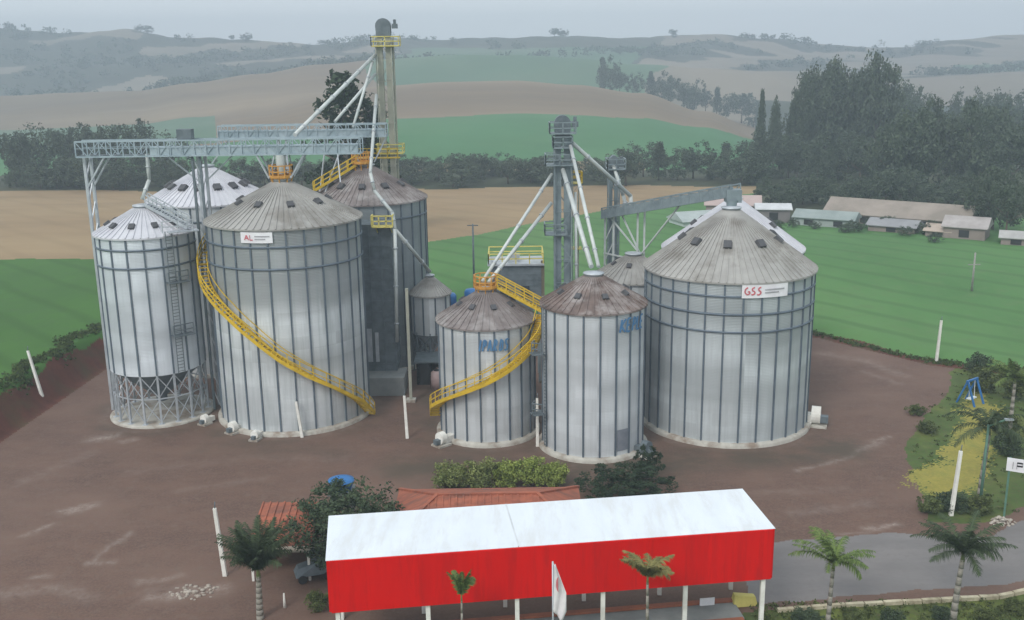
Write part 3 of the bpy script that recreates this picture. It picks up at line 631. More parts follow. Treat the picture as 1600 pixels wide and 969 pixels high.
t = thing('utility_mast', (-4.9, 128, tz(-4.9, 128)), 'thin dark mast in the green field between the silo groups', 'mast')
MB().tube((0, 0, 0), (0, 0, 9.5), .16, 8, .1).build('pole', M['galv_dark'], t); MB().box((0, 0, 9.3), (1.4, .1, .12)).build('crossarm', M['galv_dark'], t)

# ------------------------------------------------------------ bucket elevators
def elevator(label, x, y, ztop, mat, plats, pm, wid=1.7, headmat=None, leg=.55, lattice=True):
    t = thing('bucket_elevator', (x, y, 0), label, 'elevator tower', 'bucket elevator towers')
    for s_ in (-1, 1):
        tr = MB().box((s_ * wid * .26, 0, (ztop - 1.2) / 2), (leg, leg, ztop - 1.2))
        for i in range(int(ztop / 2.4)): tr.box((s_ * wid * .26, 0, 1.2 + i * 2.4), (leg + .1, leg + .1, .1))
        tr.build('trunk', mat, t)
    MB().box((0, 0, .6), (wid, .8, 1.2)).build('boot', mat, t)
    hd = MB(); n = 12; prof = [(wid / 2 * math.cos(math.pi * i / n), ztop - .9 + .85 * math.sin(math.pi * i / n)) for i in range(n + 1)] + [(-wid * .45, ztop - 2.0), (wid * .45, ztop - 2.0)]
    k = len(prof); hd.add([(px, -.45, pz) for px, pz in prof] + [(px, .45, pz) for px, pz in prof], [tuple(range(k))[::-1], tuple(range(k, 2 * k))] + [(i, (i + 1) % k, k + (i + 1) % k, k + i) for i in range(k)])
    hd.build('head', headmat or M['galv_dark'], t)
    MB().box((wid * .75, -.1, ztop - .9), (.6, .5, .5)).box((wid * .75, -.1, ztop - .45), (.3, .3, .5)).build('motor', M['galv_dark'], t)
    for z, w_, off in plats:
        p = MB().box((off, 0, z), (w_, 2.0, .12)); o = p.build('platform', pm, t)
        rail(MB(), [(off - w_ / 2, -1, z), (off, -1, z), (off + w_ / 2, -1, z), (off + w_ / 2, 1, z), (off, 1, z), (off - w_ / 2, 1, z), (off - w_ / 2, -1, z)], 1.0, .045).build('handrail', pm, o)
    l = MB()
    for k_ in (-.2, .2): l.bar((wid * .62, k_, .2), (wid * .62, k_, ztop - 2), .06)
    for i in range(int((ztop - 2) / .35)): l.bar((wid * .62, -.2, .4 + i * .35), (wid * .62, .2, .4 + i * .35), .035)
    l.build('ladder', mat, t)
    if lattice:
        b = MB(); hw = wid / 2; Z = ztop - 2.2; nb = int(Z / 2.2)
        for sx in (-hw, hw):
            for sy in (-.75, .75): b.bar((sx, sy, 0), (sx, sy, Z), .10)
        for i in range(nb):
            z0, z1 = Z * i / nb, Z * (i + 1) / nb
            for sy in (-.75, .75): b.bar((-hw, sy, z0), (hw, sy, z1), .055) if i % 2 else b.bar((hw, sy, z0), (-hw, sy, z1), .055); b.bar((-hw, sy, z1), (hw, sy, z1), .055)
            for sx in (-hw, hw): b.bar((sx, -.75, z0), (sx, .75, z1), .055); b.bar((sx, -.75, z1), (sx, .75, z1), .055)
        b.build('lattice_frame', mat, t)
    return t
elevator('tallest cream elevator tower rising behind the dark silo to the skyline', -13.7, 114.5, 36.6, M['tower_cream'], [(33.6, 3.0, .2), (21.9, 3.0, .2)], M['yellow_pale'], 1.7, M['galv_dark'])
t2 = elevator('grey elevator tower with slanted pipes fanning down, right of the machine house', 4.9, 94.2, 27.0, M['tower_grey'], [(25.3, 2.4, 0), (24.0, 1.8, 0), (22.4, 2.6, -.3), (15.9, 2.0, -.7)], M['tower_grey'], 1.55, M['galv_dark'])
t3 = elevator('slim low grey elevator with small head left of the rising conveyor', 10.4, 101.2, 22.6, M['tower_grey'], [(21.2, 1.8, .2)], M['tower_grey'], 1.0, M['galv_dark'], .34)
t = thing('access_tower', (6.15, 95.6, 0), 'narrow ladder tower with yellow landing just right of the grey elevator', 'tower')
b = MB()
for sx in (-.35, .35):
    for sy in (-.35, .35): b.bar((sx, sy, 0), (sx, sy, 20.5), .07)
for i in range(26): z = i * .78; b.bar((-.35, -.35, z), (.35, -.35, z + .78), .04); b.bar((.35, -.35, z), (.35, .35, z + .78), .04)
b.build('frame', M['tower_cream'], t)
o = MB().box((0, 0, 20.5), (1.3, 1.3, .1)).box((0, 0, 14.2), (1.3, 1.3, .1)).build('landing', M['yellow_pale'], t); rail(MB(), [(-.65, -.65, 20.55), (.65, -.65, 20.55), (.65, .65, 20.55), (-.65, .65, 20.55), (-.65, -.65, 20.55)], 1, .05).build('handrail', M['yellow'], o)

# ------------------------------------------------------------ spouts
def spout(label, pts, r, mat=None):
    c = Vector(pts[0]); t = thing('grain_spout', c, label, 'pipe', 'grain spouts')
    P = [Vector(p) - c for p in pts]; MB().path(P, r, 10).build('pipe', mat or M['pipe'], t)
    for a, b in zip(P, P[1:]):
        n = max(1, int((b - a).length / 3.5)); d = (b - a).normalized()
        for i in range(n): q = a + (b - a) * ((i + .5) / n); MB().tube(q - d * .06, q + d * .06, r * 1.4, 10).build('flange', M['galv'], t)
spout('long slanted pipe from tallest tower down left to the overhead bridge', [(-14.6, 114, 32.7), (-19.5, 92.4, 25.6)], .20)
spout('shorter second pipe running parallel below the long slanted pipe', [(-14.7, 113.6, 30.6), (-18.3, 107, 25.9)], .16)
spout('steep pipe from tallest tower down to the rear lattice bridge', [(-14.9, 113.6, 32.0), (-16.6, 108, 25.2)], .15)
spout('white bent pipe dropping in front of the dark silo to the dryer top', [(-14.5, 112.2, 28.4), (-13.95, 100.6, 21.2), (-13.6, 100.4, 19.4), (-11.4, 96.2, 17.8), (-11.1, 95.2, 16.4)], .17)
spout('white vertical pipe running down the right corner of the grain dryer', [(-11.1, 95.1, 16.4), (-11.35, 95.0, 5.2)], .17)
spout('slanted pipe from dryer corner down to the smallest hopper silo', [(-11.0, 95.2, 16.2), (-8.45, 101.8, 10.8)], .19)
spout('upper of two parallel pipes from grey tower to the small silo peak', [(3.9, 93.6, 21.6), (-2.55, 84.6, 13.4)], .15)
spout('lower of two parallel pipes from grey tower to the small silo peak', [(3.8, 93.4, 18.9), (-2.0, 84.2, 13.4)], .17)
spout('thick white pipe from grey tower down to the slim silo peak', [(4.9, 93.3, 22.0), (6.6, 81.2, 15.3)], .21)
spout('thin pipe beside the thick one leading to the slim silo', [(5.6, 93.3, 24.2), (7.2, 81.2, 15.3)], .16)
spout('vertical pale pipe dropping beside the grey tower', [(6.1, 94.2, 19.8), (6.3, 94.0, 6.0)], .14)
spout('pipe from grey tower head slanting right to the conveyor start', [(5.8, 94.2, 24.4), (12.0, 100, 18.6), (12.1, 100, 17.2)], .20)
spout('short pale pipe from slim elevator head down to the conveyor start', [(10.3, 100.5, 21.6), (11.3, 100.3, 18.6), (11.7, 100.2, 17.2)], .18)
spout('bent pipe under the bridge leading to the hopper silo peak', [(-32.6, 91.0, 24.2), (-32.6, 90.9, 21.9), (-33.2, 90.3, 20.2)], .17)

# ------------------------------------------------------------ conveyor bridges
def truss(name, label, a, b, wid, hgt, nb, mat, cover=None, lattice_side=True):
    a, b = Vector(a), Vector(b); t = thing(name, a, label, 'conveyor bridge'); L = b - a
    d = L.normalized(); n = Vector((-d.y, d.x, 0)).normalized(); up = Vector((0, 0, 1))
    fr = MB(); o = Vector((0, 0, 0))
    P = lambda f, s_, h: L * f + n * (s_ * wid / 2) + up * h
    for s_ in (-1, 1):
        for h_ in (0, hgt): fr.bar(P(0, s_, h_), P(1, s_, h_), .13)
        for i in range(nb + 1): fr.bar(P(i / nb, s_, 0), P(i / nb, s_, hgt), .09)
        for i in range(nb):
            fr.bar(P(i / nb, s_, 0), P((i + 1) / nb, s_, hgt), .06) if i % 2 else fr.bar(P(i / nb, s_, hgt), P((i + 1) / nb, s_, 0), .06)
            fr.bar(P(i / nb, s_, hgt * .55), P((i + 1) / nb, s_, hgt * .55), .05)
    for i in range(nb + 1): fr.bar(P(i / nb, -1, 0), P(i / nb, 1, 0), .09)
    fr.build('truss', mat, t)
    dk = MB().bar(P(0, .35, .06), P(1, .35, .06), wid * .5, .05); dk.build('walkway_deck', M['galv_dark'], t)
    if cover:
        tr = MB(); f0, f1 = cover; tr.bar(P(f0, -.55, .45), P(f1, -.55, .45), .6, .75); k = int((f1 - f0) * nb)
        for i in range(k): f = f0 + (f1 - f0) * (i + .5) / k; tr.bar(P(f - .004, -.55, .45), P(f + .004, -.55, .45), .68, .83)
        tr.build('conveyor_trough', mat, t)
    return t, a
B1, o1 = truss('conveyor_bridge', 'long overhead conveyor bridge crossing above the left silos', (-38.65, 91, 24.05), (-13.3, 91, 24.05), 1.6, 1.35, 24, M['bridge'], (.26, .99))
def post(t, org, x, y, z1, mat, wd=.22, z0=0.0):
    MB().box((x - org.x, y - org.y, (z0 + z1) / 2 - org.z), (wd, wd, z1 - z0)).build('support_post', mat, t)
for y in (90.3, 91.7): post(B1, o1, -38.25, y + .6, 24.0, M['galv'], .24)
for x in (-28.45, -27.75): post(B1, o1, x, 92.2, 24.0, M['galv'], .24)
for x in (-28.45, -27.75): post(B1, o1, x, 90.6, 24.0, M['galv_dark'], .2)
bb = MB()
for y in (90.3, 91.7): bb.bar((-38.25, y + .6, 21.2), (-36.2, y, 24.0), .14)
for i in range(12):
    z = i * 2.0
    bb.bar((-38.25, 90.9, z), (-38.25, 92.3, z + 1.9), .09)
def brace_done():
    bb.v = [tuple(Vector(p) - o1) for p in bb.v]; bb.build('bracing', M['galv'], B1)
brace_done(); bb = MB()
for i in range(12):
    z = i * 2.0; bb.bar((-28.45, 91.9, z), (-27.75, 91.9, z + 1.9), .09); bb.bar((-28.45, 90.7, z + 1.9), (-27.75, 90.7, z), .09)
bb.bar((-28.45, 91.9, 21.6), (-31.2, 91.7, 24), .12); bb.bar((-27.75, 91.9, 21.6), (-25, 91.7, 24), .12)
brace_done(); bb = MB()
for sx in (-1, 1):
    for dy in (-.7, .7): bb.bar((-20.5 + sx * .95, 90.3 + dy, 22.0), (-20.5 + sx * 2.1, 91 + dy, 24.0), .12); bb.bar((-20.5 + sx * .95, 90.3 + dy, 22.0), (-20.5 + sx * .5, 91 + dy, 24.0), .09)
bb.v = [tuple(Vector(p) - o1) for p in bb.v]; bb.build('bracing', M['galv'], B1)
hp_ = MB().lathe([(.3, 22.3), (.45, 23.2), (.45, 24.0)], 12, c=(-20.5, 90.4, 0)); hp_.v = [tuple(Vector(p) - o1) for p in hp_.v]; hp_.build('discharge_chute', M['pipe'], B1)
bx = MB().box((-29.0, 91, 25.9), (1.3, .9, .9)); bx.v = [tuple(Vector(p) - o1) for p in bx.v]; bx.build('drive_motor', M['galv_dark'], B1)
B2, o2 = truss('conveyor_bridge', 'shorter rear conveyor bridge of open lattice beneath the tallest tower', (-30.6, 107.6, 24.3), (-13.0, 107.6, 24.3), 1.6, 1.3, 17, M['bridge'], (.0, .99))
bb = MB()
for sx in (-1, 1): bb.bar((-15.2 + sx * .8, 107.2, 21.6), (-15.2 + sx * 2.2, 107.6, 24.3), .13)
bb.bar((-31.6, 107.1, 21.7), (-29.6, 107.6, 24.3), .13)
for x0 in (-24.4, -23.6): bb.bar((x0, 107.2, 0), (x0, 107.2, 24.3), .2)
for i in range(10): bb.bar((-24.4, 107.2, i * 2.4), (-23.6, 107.2, i * 2.4 + 2.4), .09)
bb.bar((-20.2, 106.5, 18.6), (-19.4, 107.5, 24.3), .12); bb.bar((-17.4, 103, 20), (-18.4, 107.5, 24.3), .12); bb.bar((-19.4, 104.4, 18.5), (-17.4, 107.5, 24.3), .12)
bb.v = [tuple(Vector(p) - o2) for p in bb.v]; bb.build('bracing', M['galv'], B2)
B3, o3 = truss('inclined_conveyor', 'inclined grey conveyor rising right to the peak of the widest silo', (9.6, 100.2, 16.4), (19.6, 87.2, 20.2), 1.3, 1.0, 14, M['tower_grey'], (0, .99))
bb = MB()
q = Vector((12.7, 96.9, 0))
for k in (-.35, .35): bb.bar(q + Vector((k, k * .4, 0)), q + Vector((k, k * .4, 17.5)), .18)
bb.bar(q + Vector((0, 0, 13.2)), (9.9, 99.8, 16.6), .13); bb.bar(q + Vector((0, 0, 13.2)), (15.6, 92.4, 18.6), .13); bb.bar(q + Vector((0, 0, 13.2)), (11.0, 98.4, 16.9), .13); bb.bar(q + Vector((0, 0, 12.6)), (9.4, 100.2, 12.8), .13)
bb.bar((9.5, 100.2, 0), (9.5, 100.2, 16.6), .2); bb.bar((10.3, 99.6, 0), (10.3, 99.6, 16.6), .2)
for i in range(8): bb.bar((9.5, 100.2, i * 2), (10.3, 99.6, i * 2 + 2), .09)
bb.v = [tuple(Vector(p) - o3) for p in bb.v]; bb.build('bracing', M['pipe'], B3)
h3 = MB().box((19.4, 87.2, 20.2), (1.3, 1.2, 1.1)).lathe([(.4, 19.0), (.5, 19.9)], 12, c=(19.2, 86.7, 0)); h3.v = [tuple(Vector(p) - o3) for p in h3.v]; h3.build('discharge_head', M['tower_grey'], B3)

# ------------------------------------------------------------ aeration fans
def fan(x, y, rz, label, k=1.0, mat='white_paint'):
    t = thing('aeration_fan', (x, y, 0), label, 'fan', 'aeration fans at silo feet', rz)
    f = MB(); n = 18; prof = [(.55 * k * math.cos(2 * math.pi * i / n), .75 * k + .6 * k * math.sin(2 * math.pi * i / n)) for i in range(n)]
    f.add([(a, -.3 * k, b) for a, b in prof] + [(a, .3 * k, b) for a, b in prof], [tuple(range(n))[::-1], tuple(range(n, 2 * n))] + [(i, (i + 1) % n, n + (i + 1) % n, n + i) for i in range(n)])
    f.build('housing', M[mat], t)
    MB().box((.0, .85 * k, .5 * k), (.7 * k, 1.2 * k, .6 * k)).build('duct', M[mat], t)
    MB().box((0, -.55 * k, .5 * k), (.5 * k, .5 * k, .45 * k)).build('motor', M['galv_dark'], t)
    MB().box((0, 0, .08), (1.3 * k, 1.5 * k, .16)).build('plinth', M['conc'], t)
fan(26.9, 84.2, R(70), 'white aeration fan at the right foot of the widest silo', 1.3)
fan(-6.2, 80.6, R(-45), 'pale aeration fan at the left foot of the small stairs silo', .9)
fan(10.9, 77.6, R(50), 'grey fan beside the right foot of the slim silo', 1.0, 'galv_dark')
fan(-25.0, 84.3, R(-35), 'pale fan at the left foot of the big stairs silo', .8)
fan(-22.6, 82.5, R(-15), 'small fan in front of the big stairs silo', .65)
fan(-28.2, 86.6, R(-30), 'small low fan between hopper silo and big stairs silo', .7)

# ------------------------------------------------------------ white posts
for (x, y, hh, tx, ty, lb) in [(-45.8, 92.8, 4.6, -.20, .05, 'white post leaning left on the red earth bank at the far left'), (-18.6, 83.0, 3.4, -.10, 0, 'white post standing against the foot of the big stairs silo'),
    (-9.3, 82.4, 4.0, -.03, 0, 'white post standing between the big and small stairs silos'), (2.0, 80.1, 4.4, 0, 0, 'white post between the small stairs silo and the slim silo'),
    (45.1, 102.2, 4.7, .03, 0, 'lone white post by the edge of the green field at right'), (31.1, 65.8, 5.0, .05, 0, 'white post beside the yellow dry lawn at right'), (-18.7, 58.6, 4.8, -.06, 0, 'peeling white post behind the bushy palm at lower left')]:
    t = thing('white_post', (x, y, tz(x, y) - .1), lb, 'post', 'white yard posts')
    m_ = MB(); wd = .26; q = Vector((tx, ty, 1)) * hh
    m_.add([(-wd / 2, -wd / 2, 0), (wd / 2, -wd / 2, 0), (wd / 2, wd / 2, 0), (-wd / 2, wd / 2, 0)] + [tuple(q + Vector((a * .10, b * .10, 0))) for a, b in ((-1, -1), (1, -1), (1, 1), (-1, 1))],
        [(0, 3, 2, 1), (4, 5, 6, 7), (0, 1, 5, 4), (1, 2, 6, 5), (2, 3, 7, 6), (3, 0, 4, 7)])
    m_.build('shaft', M['white_paint'], t)
    MB().tube(q - Vector((0, 0, .05)), q + Vector((.05, 0, .45)), .035, 6).build('spike', M['galv_dark'], t)
t = thing('marker_post', (-14.0, 54.6, 0), 'tiny white marker post on the lawn left of the red shed', 'post')
MB().tube((0, 0, 0), (0, 0, .95), .10, 8, .05).build('shaft', M['white_paint'], t)
t = thing('utility_pole', (61.4, 130.4, tz(61.4, 130.4)), 'thin distant utility pole standing in the right green field', 'utility pole')
MB().tube((0, 0, 0), (0, 0, 5.2), .16, 8, .11).build('pole', M['pole_wood'], t); MB().box((0, 0, 3.6), (1.6, .1, .12)).build('crossarm', M['pole_wood'], t)

# ------------------------------------------------------------ red canopy shed
t = thing('canopy_shed', (2.2, 52, 0), 'long red canopy shed with flat white roof on white posts', 'shed')
P = [(-9.85, 48.1), (14.3, 51.05), (13.65, 56.3), (-10.6, 53.4)]; c = Vector((2.2, 52, 0))
pl = [Vector((x, y, 0)) - c for x, y in P]; ZT = 6.5
rf = MB(); mid = [(pl[0] * .585 + pl[1] * .415), (pl[3] * .585 + pl[2] * .415)]
for q in ([pl[0], mid[0], mid[1], pl[3]], [mid[0] + Vector((.03, 0, 0)), pl[1], pl[2], mid[1] + Vector((.03, 0, 0))]):
    e_ = (pl[1] - pl[0]).normalized() * .16
    ins_ = [q[0] - (e_ if q[0] is pl[0] else e_ * 0), q[1] + (e_ if q[1] is pl[1] else e_ * 0), q[2] + (e_ if q[2] is pl[2] else e_ * 0), q[3] - (e_ if q[3] is pl[3] else e_ * 0)]
    z = [ZT + .03, ZT + .03, ZT + .07, ZT + .07]
    rf.add([tuple(p + Vector((0, 0, zz))) for p, zz in zip(ins_, z)] + [tuple(p + Vector((0, 0, zz - .025))) for p, zz in zip(ins_, z)], [(0, 1, 2, 3), (7, 6, 5, 4), (0, 4, 5, 1), (1, 5, 6, 2), (2, 6, 7, 3), (3, 7, 4, 0)])
rf.build('roof', M['white_metal'], t)
def fascia(a, b, z0, z1, th=.12):
    d_ = (b - a).normalized(); n_ = Vector((d_.y, -d_.x, 0)) * th
    return MB().add([tuple(a + Vector((0, 0, z0))), tuple(b + Vector((0, 0, z0))), tuple(b + Vector((0, 0, z1))), tuple(a + Vector((0, 0, z1))), tuple(a + n_ + Vector((0, 0, z0))), tuple(b + n_ + Vector((0, 0, z0))), tuple(b + n_ + Vector((0, 0, z1))), tuple(a + n_ + Vector((0, 0, z1)))],
        [(0, 1, 2, 3), (7, 6, 5, 4), (0, 4, 5, 1), (1, 5, 6, 2), (2, 6, 7, 3), (3, 7, 4, 0)])
fascia(pl[0], pl[1], 3.5, ZT, .12).build('front_fascia', M['red'], t)
fascia(pl[1], pl[2], 3.5, ZT, .12).build('side_fascia', M['red'], t); fascia(pl[3], pl[0], 3.5, ZT, .12).build('side_fascia', M['red'], t); fascia(pl[2], pl[3], 3.5, ZT - .03, .12).build('rear_fascia', M['red'], t)
MB().bar(mid[0] + Vector((.015, .1, ZT + .035)), mid[1] + Vector((.015, 0, ZT + .075)), .09, .02).build('roof_seam', surf('roof seam', (.6, .62, .64), None, 1), t)
for f in (.012, .21, .41, .607, .80, .985):
    p = pl[0] + (pl[1] - pl[0]) * f; q = pl[3] + (pl[2] - pl[3]) * f
    for k in (p + Vector((0, .18, 0)), q - Vector((0, .2, 0))): MB().box((k.x, k.y, 3.2), (.24, .24, 6.4)).build('post', M['white_paint'], t)
t = thing('weighbridge', (2, 53.2, 0), 'low terracotta painted weighbridge kerb under the red canopy', 'weighbridge')
KP = [Vector(p) - Vector((2, 53.2)) for p in [(-9.2, 51.6), (13.2, 54.35)]]
for dy in (-.0, -2.2): MB().bar((KP[0].x, KP[0].y + dy, .16), (KP[1].x, KP[1].y + dy, .16), .34, .32).build('side_kerb', M['brown_red'], t)
MB().bar((KP[0].x, KP[0].y - 1.1, .10), (KP[1].x, KP[1].y - 1.1, .10), 1.8, .2).build('deck', M['conc_grey'], t)
t = thing('yellow_barrier', (13.7, 54.25, 0), 'pale yellow concrete barrier block at the right end of the weighbridge', 'barrier', None, R(7))
bevel(MB().add([(-.75, -.35, 0), (.75, -.35, 0), (.75, .35, 0), (-.75, .35, 0), (-.65, -.2, .75), (.65, -.2, .55), (.65, .2, .55), (-.65, .2, .75)], [(0, 3, 2, 1), (4, 5, 6, 7), (0, 1, 5, 4), (1, 2, 6, 5), (2, 3, 7, 6), (3, 0, 4, 7)]).build('block', M['yellow_pale'], t), .04)
t = thing('white_plate', (11.4, 53.85, 0), 'small white number plate board fixed along the terracotta kerb', 'sign', None, R(7))
MB().box((0, 0, .42), (.9, .06, .5)).build('board', M['sign_white'], t); MB().box((-.35, .06, .2), (.06, .06, .4)).box((.35, .06, .2), (.06, .06, .4)).build('stake', M['galv'], t)
# flag in front of the shed
t = thing('white_flag', (2.0, 46.2, 0), 'drooping white flag with red emblem on a pole before the red canopy', 'flag')
MB().tube((-.12, 0, -.3), (-.12, 0, 7.3), .045, 8).build('pole', M['galv'], t)
fl = MB(); nu, nv = 8, 20; vs = []
for j in range(nv + 1):
    v_ = j / nv; wd = .16 + .62 * min(1, v_ * 2.2) if v_ < .8 else .78 - (v_ - .8) * 1.2
    for i in range(nu + 1):
        u = i / nu; vs.append((-.10 + u * wd * .85, .12 * math.sin(u * 9 + v_ * 4) * (.3 + u), 7.25 - 2.75 * v_ - u * .45 * (.4 + v_)))
fl.add(vs, [(j * (nu + 1) + i, j * (nu + 1) + i + 1, (j + 1) * (nu + 1) + i + 1, (j + 1) * (nu + 1) + i) for j in range(nv) for i in range(nu)], True)
o = fl.build('cloth', surf('flag cloth', (.72, .70, .70), (.62, .58, .60), 2, .8), t); sm_ = o.modifiers.new('thick', 'SOLIDIFY'); sm_.thickness = .015
em = MB(); k = 10; vs = []
for i in range(k + 1):
    a = -1.2 + 2.4 * i / k; ro, ri = .38, .38 - .20 * math.cos(a * 1.25); vs += [(.02 + ro * math.cos(math.pi + a) * .55 + .22, -.17, 6.1 + ro * math.sin(a) * 1.2), (.02 + ri * math.cos(math.pi + a) * .4 + .2, -.17, 6.1 + ri * math.sin(a) * 1.15)]
em.add(vs, [(2 * i, 2 * i + 1, 2 * i + 3, 2 * i + 2) for i in range(k)]); e_ = em.build('emblem', M['letter_red'], t); e_.modifiers.new('thick', 'SOLIDIFY').thickness = .02

# ------------------------------------------------------------ houses
def hip_roof(x0, x1, y0, y1, z0, z1, ridge, ov=.5):
    x0 -= ov; x1 += ov; y0 -= ov; y1 += ov; ym = (y0 + y1) / 2; r0, r1 = x0 + ridge, x1 - ridge
    mb = MB().add([(x0, y0, z0), (x1, y0, z0), (x1, y1, z0), (x0, y1, z0), (r0, ym, z1), (r1, ym, z1), (x0, y0, z0 - .15), (x1, y0, z0 - .15), (x1, y1, z0 - .15), (x0, y1, z0 - .15)],
        [(0, 1, 5, 4), (1, 2, 5), (2, 3, 4, 5), (3, 0, 4), (0, 6, 7, 1), (1, 7, 8, 2), (2, 8, 9, 3), (3, 9, 6, 0), (6, 9, 8, 7)])
    n = int((x1 - x0) / .45)
    for i in range(n):                       # tile courses
        x = x0 + (x1 - x0) * (i + .5) / n; q = min(1, (x - x0) / ridge, (x1 - x) / ridge)
        if q <= .02: continue
        mb.bar((x, y0, z0 + .02), (x, y0 + (ym - y0) * q, z0 + (z1 - z0) * q + .02), .10, .08)
    for a, b in (((x0, y0, z0), (r0, ym, z1)), ((x1, y0, z0), (r1, ym, z1)), ((r0, ym, z1), (r1, ym, z1)), ((x1, y1, z0), (r1, ym, z1)), ((x0, y1, z0), (r0, ym, z1))): mb.bar(a, b, .24, .2)
    return mb
t = thing('tiled_house', (-1.8, 61.4, 0), 'long red tiled house whose roof shows behind the red canopy', 'house')
MB().box((0, 0, 1.35), (11.6, 7.2, 2.7)).build('wall', M['plaster'], t)
hip_roof(-5.8, 5.8, -3.6, 3.6, 2.75, 4.15, 3.0).build('roof', M['tile'], t)
for x in (-4, -1.2, 1.6, 4.2): MB().box((x, -3.63, 1.5), (1.1, .08, 1.1)).build('window', M['glass'], t)
t = thing('tiled_outbuilding', (-14.9, 59.8, 0), 'small tiled outbuilding with open dark front beside the dark round tree', 'outbuilding')
w_ = MB().box((0, 1.9, 1.2), (3.4, .15, 2.4)).box((-1.65, 1.0, 1.2), (.15, 1.8, 2.4)).box((1.65, 1.0, 1.2), (.15, 1.8, 2.4)); w_.build('wall', M['plaster'], t)
rr = MB().add([(-2, -2.1, 2.45), (2, -2.1, 2.45), (2, 2.3, 3.45), (-2, 2.3, 3.45), (-2, -2.1, 2.33), (2, -2.1, 2.33), (2, 2.3, 3.33), (-2, 2.3, 3.33)], [(0, 1, 2, 3), (7, 6, 5, 4), (0, 4, 5, 1), (1, 5, 6, 2), (2, 6, 7, 3), (3, 7, 4, 0)])
for i in range(9): x = -1.9 + i * .475; rr.bar((x, -2.1, 2.49), (x, 2.3, 3.49), .10, .08)
rr.build('roof', M['tile'], t)
MB().box((0, -2.14, 2.33), (4.05, .07, .26)).build('eave_board', M['plaster'], t)
for x in (-1.8, 1.8): MB().box((x, -1.9, 1.15), (.15, .15, 2.3)).build('post', M['white_paint'], t)
t = thing('parked_cart', (-12.9, 58.2, 0), 'low grey tarp covered cart in front of the tiled outbuilding', 'cart', None, R(20))
MB().add([(-1.2, -.6, .45), (1.2, -.6, .45), (1.2, .6, .45), (-1.2, .6, .45), (-1.0, -.35, .95), (.5, -.4, 1.25), (.5, .4, 1.25), (-1.0, .35, .95)], [(0, 3, 2, 1), (4, 5, 6, 7), (0, 1, 5, 4), (1, 2, 6, 5), (2, 3, 7, 6), (3, 0, 4, 7)]).build('cover', M['galv_dark'], t)
for x in (-.8, .8):
    for y in (-.55, .55): MB().tube((x, y - .08, .28), (x, y + .08, .28), .28, 14).build('wheel', M['dark'], t)
t = thing('water_tank', (-12.0, 64.6, -.15), 'bright blue water tank standing behind the dark round tree', 'water tank')
MB().lathe([(.01, 3.3), (.66, 3.32), (.86, 3.95), (.92, 4.0), (.90, 4.08), (.4, 4.26), (.01, 4.3)], 24).build('tank', M['blue'], t)
st_ = MB()
for sx in (-.6, .6):
    for sy in (-.6, .6): st_.box((sx, sy, 1.6), (.2, .2, 3.2))
st_.box((0, 0, 3.27), (1.7, 1.7, .16)).build('stand', M['conc_grey'], t)
# far farmstead
def barn(name, label, a, b, dep, hw, hr, wm, rm, cat='barn'):
    a, b = Vector((*a, 0)), Vector((*b, 0)); mid_ = (a + b) / 2; z = tz(mid_.x, mid_.y); L = (b - a).length; ang = math.atan2(b.y - a.y, b.x - a.x)
    t = thing(name, (mid_.x, mid_.y, z - .2), label, cat, None, ang)
    MB().box((0, dep / 2, hw / 2), (L, dep, hw)).build('wall', wm, t)
    x = L / 2 + .4; o = .4
    MB().add([(-x, -o, hw), (x, -o, hw), (x, dep / 2, hr), (-x, dep / 2, hr), (x, dep + o, hw), (-x, dep + o, hw), (-x, -o, hw - .12), (x, -o, hw - .12), (x, dep + o, hw - .12), (-x, dep + o, hw - .12)],
        [(0, 1, 2, 3), (3, 2, 4, 5), (0, 3, 5, 9, 6), (1, 7, 8, 4, 2), (0, 6, 7, 1), (4, 8, 9, 5), (6, 9, 8, 7)]).build('roof', rm, t)
    n = max(1, int(L / 5))
    for i in range(n): MB().box((-L / 2 + L * (i + .5) / n, -.03, hw * .5), (min(1.6, L / n * .4), .08, hw * .55)).build('opening', M['dark'], t)
    return t
pinkwall = surf('farm wall', (.27, .22, .20), (.20, .165, .15), .3, .9)
barn('long_barn', 'very long low barn with faded tan roof at the field edge', (59.5, 189), (80, 174), 9, 1.9, 4.3, pinkwall, M['barn'])
barn('greenhouse', 'long pale green house with windows in front of the long barn', (52.4, 184), (61.5, 178.5), 5, 1.7, 2.9, surf('pale wall', (.34, .38, .37), (.25, .28, .27), .4, .8), surf('pale green roof', (.27, .31, .30), (.20, .24, .23), .3, .7), 'house')
barn('white_roofed_shed', 'white roofed shed left of the pale green farm house', (46.3, 187), (52.2, 186), 5, 2.7, 3.5, surf('dim wall', (.20, .18, .18), (.15, .135, .14), .3, .9), surf('dull white roof', (.56, .57, .58), (.44, .45, .46), .5, .7), 'shed')
barn('farm_house', 'pinkish roofed farm building just behind the widest silo', (38, 194), (48, 192), 6, 2.6, 4.2, pinkwall, surf('pink roof', (.42, .33, .31), (.36, .28, .26), .3, .85), 'house')
barn('white_house', 'white farm house at the right end of the long barn', (73.5, 168.5), (79, 165), 6, 2.2, 3.7, pinkwall, surf('pale roof', (.40, .37, .36), (.29, .26, .25), .4, .8), 'house')
barn('small_white_shed', 'small white shed lowest on the slope right of the farm houses', (80.0, 161.5), (84, 159.5), 4, 1.4, 2.3, pinkwall, surf('dusty white roof', (.42, .41, .40), (.32, .31, .30), .5, .7), 'shed')
barn('green_tunnel', 'pale plastic covered tunnel left of the farm, behind the rising conveyor', (31.5, 181), (41, 184), 6, 1.2, 2.6, surf('plastic sheet', (.52, .58, .56), (.44, .5, .48), .4, .6), surf('plastic sheet roof', (.38, .42, .41), (.3, .34, .33), .4, .6), 'greenhouse')
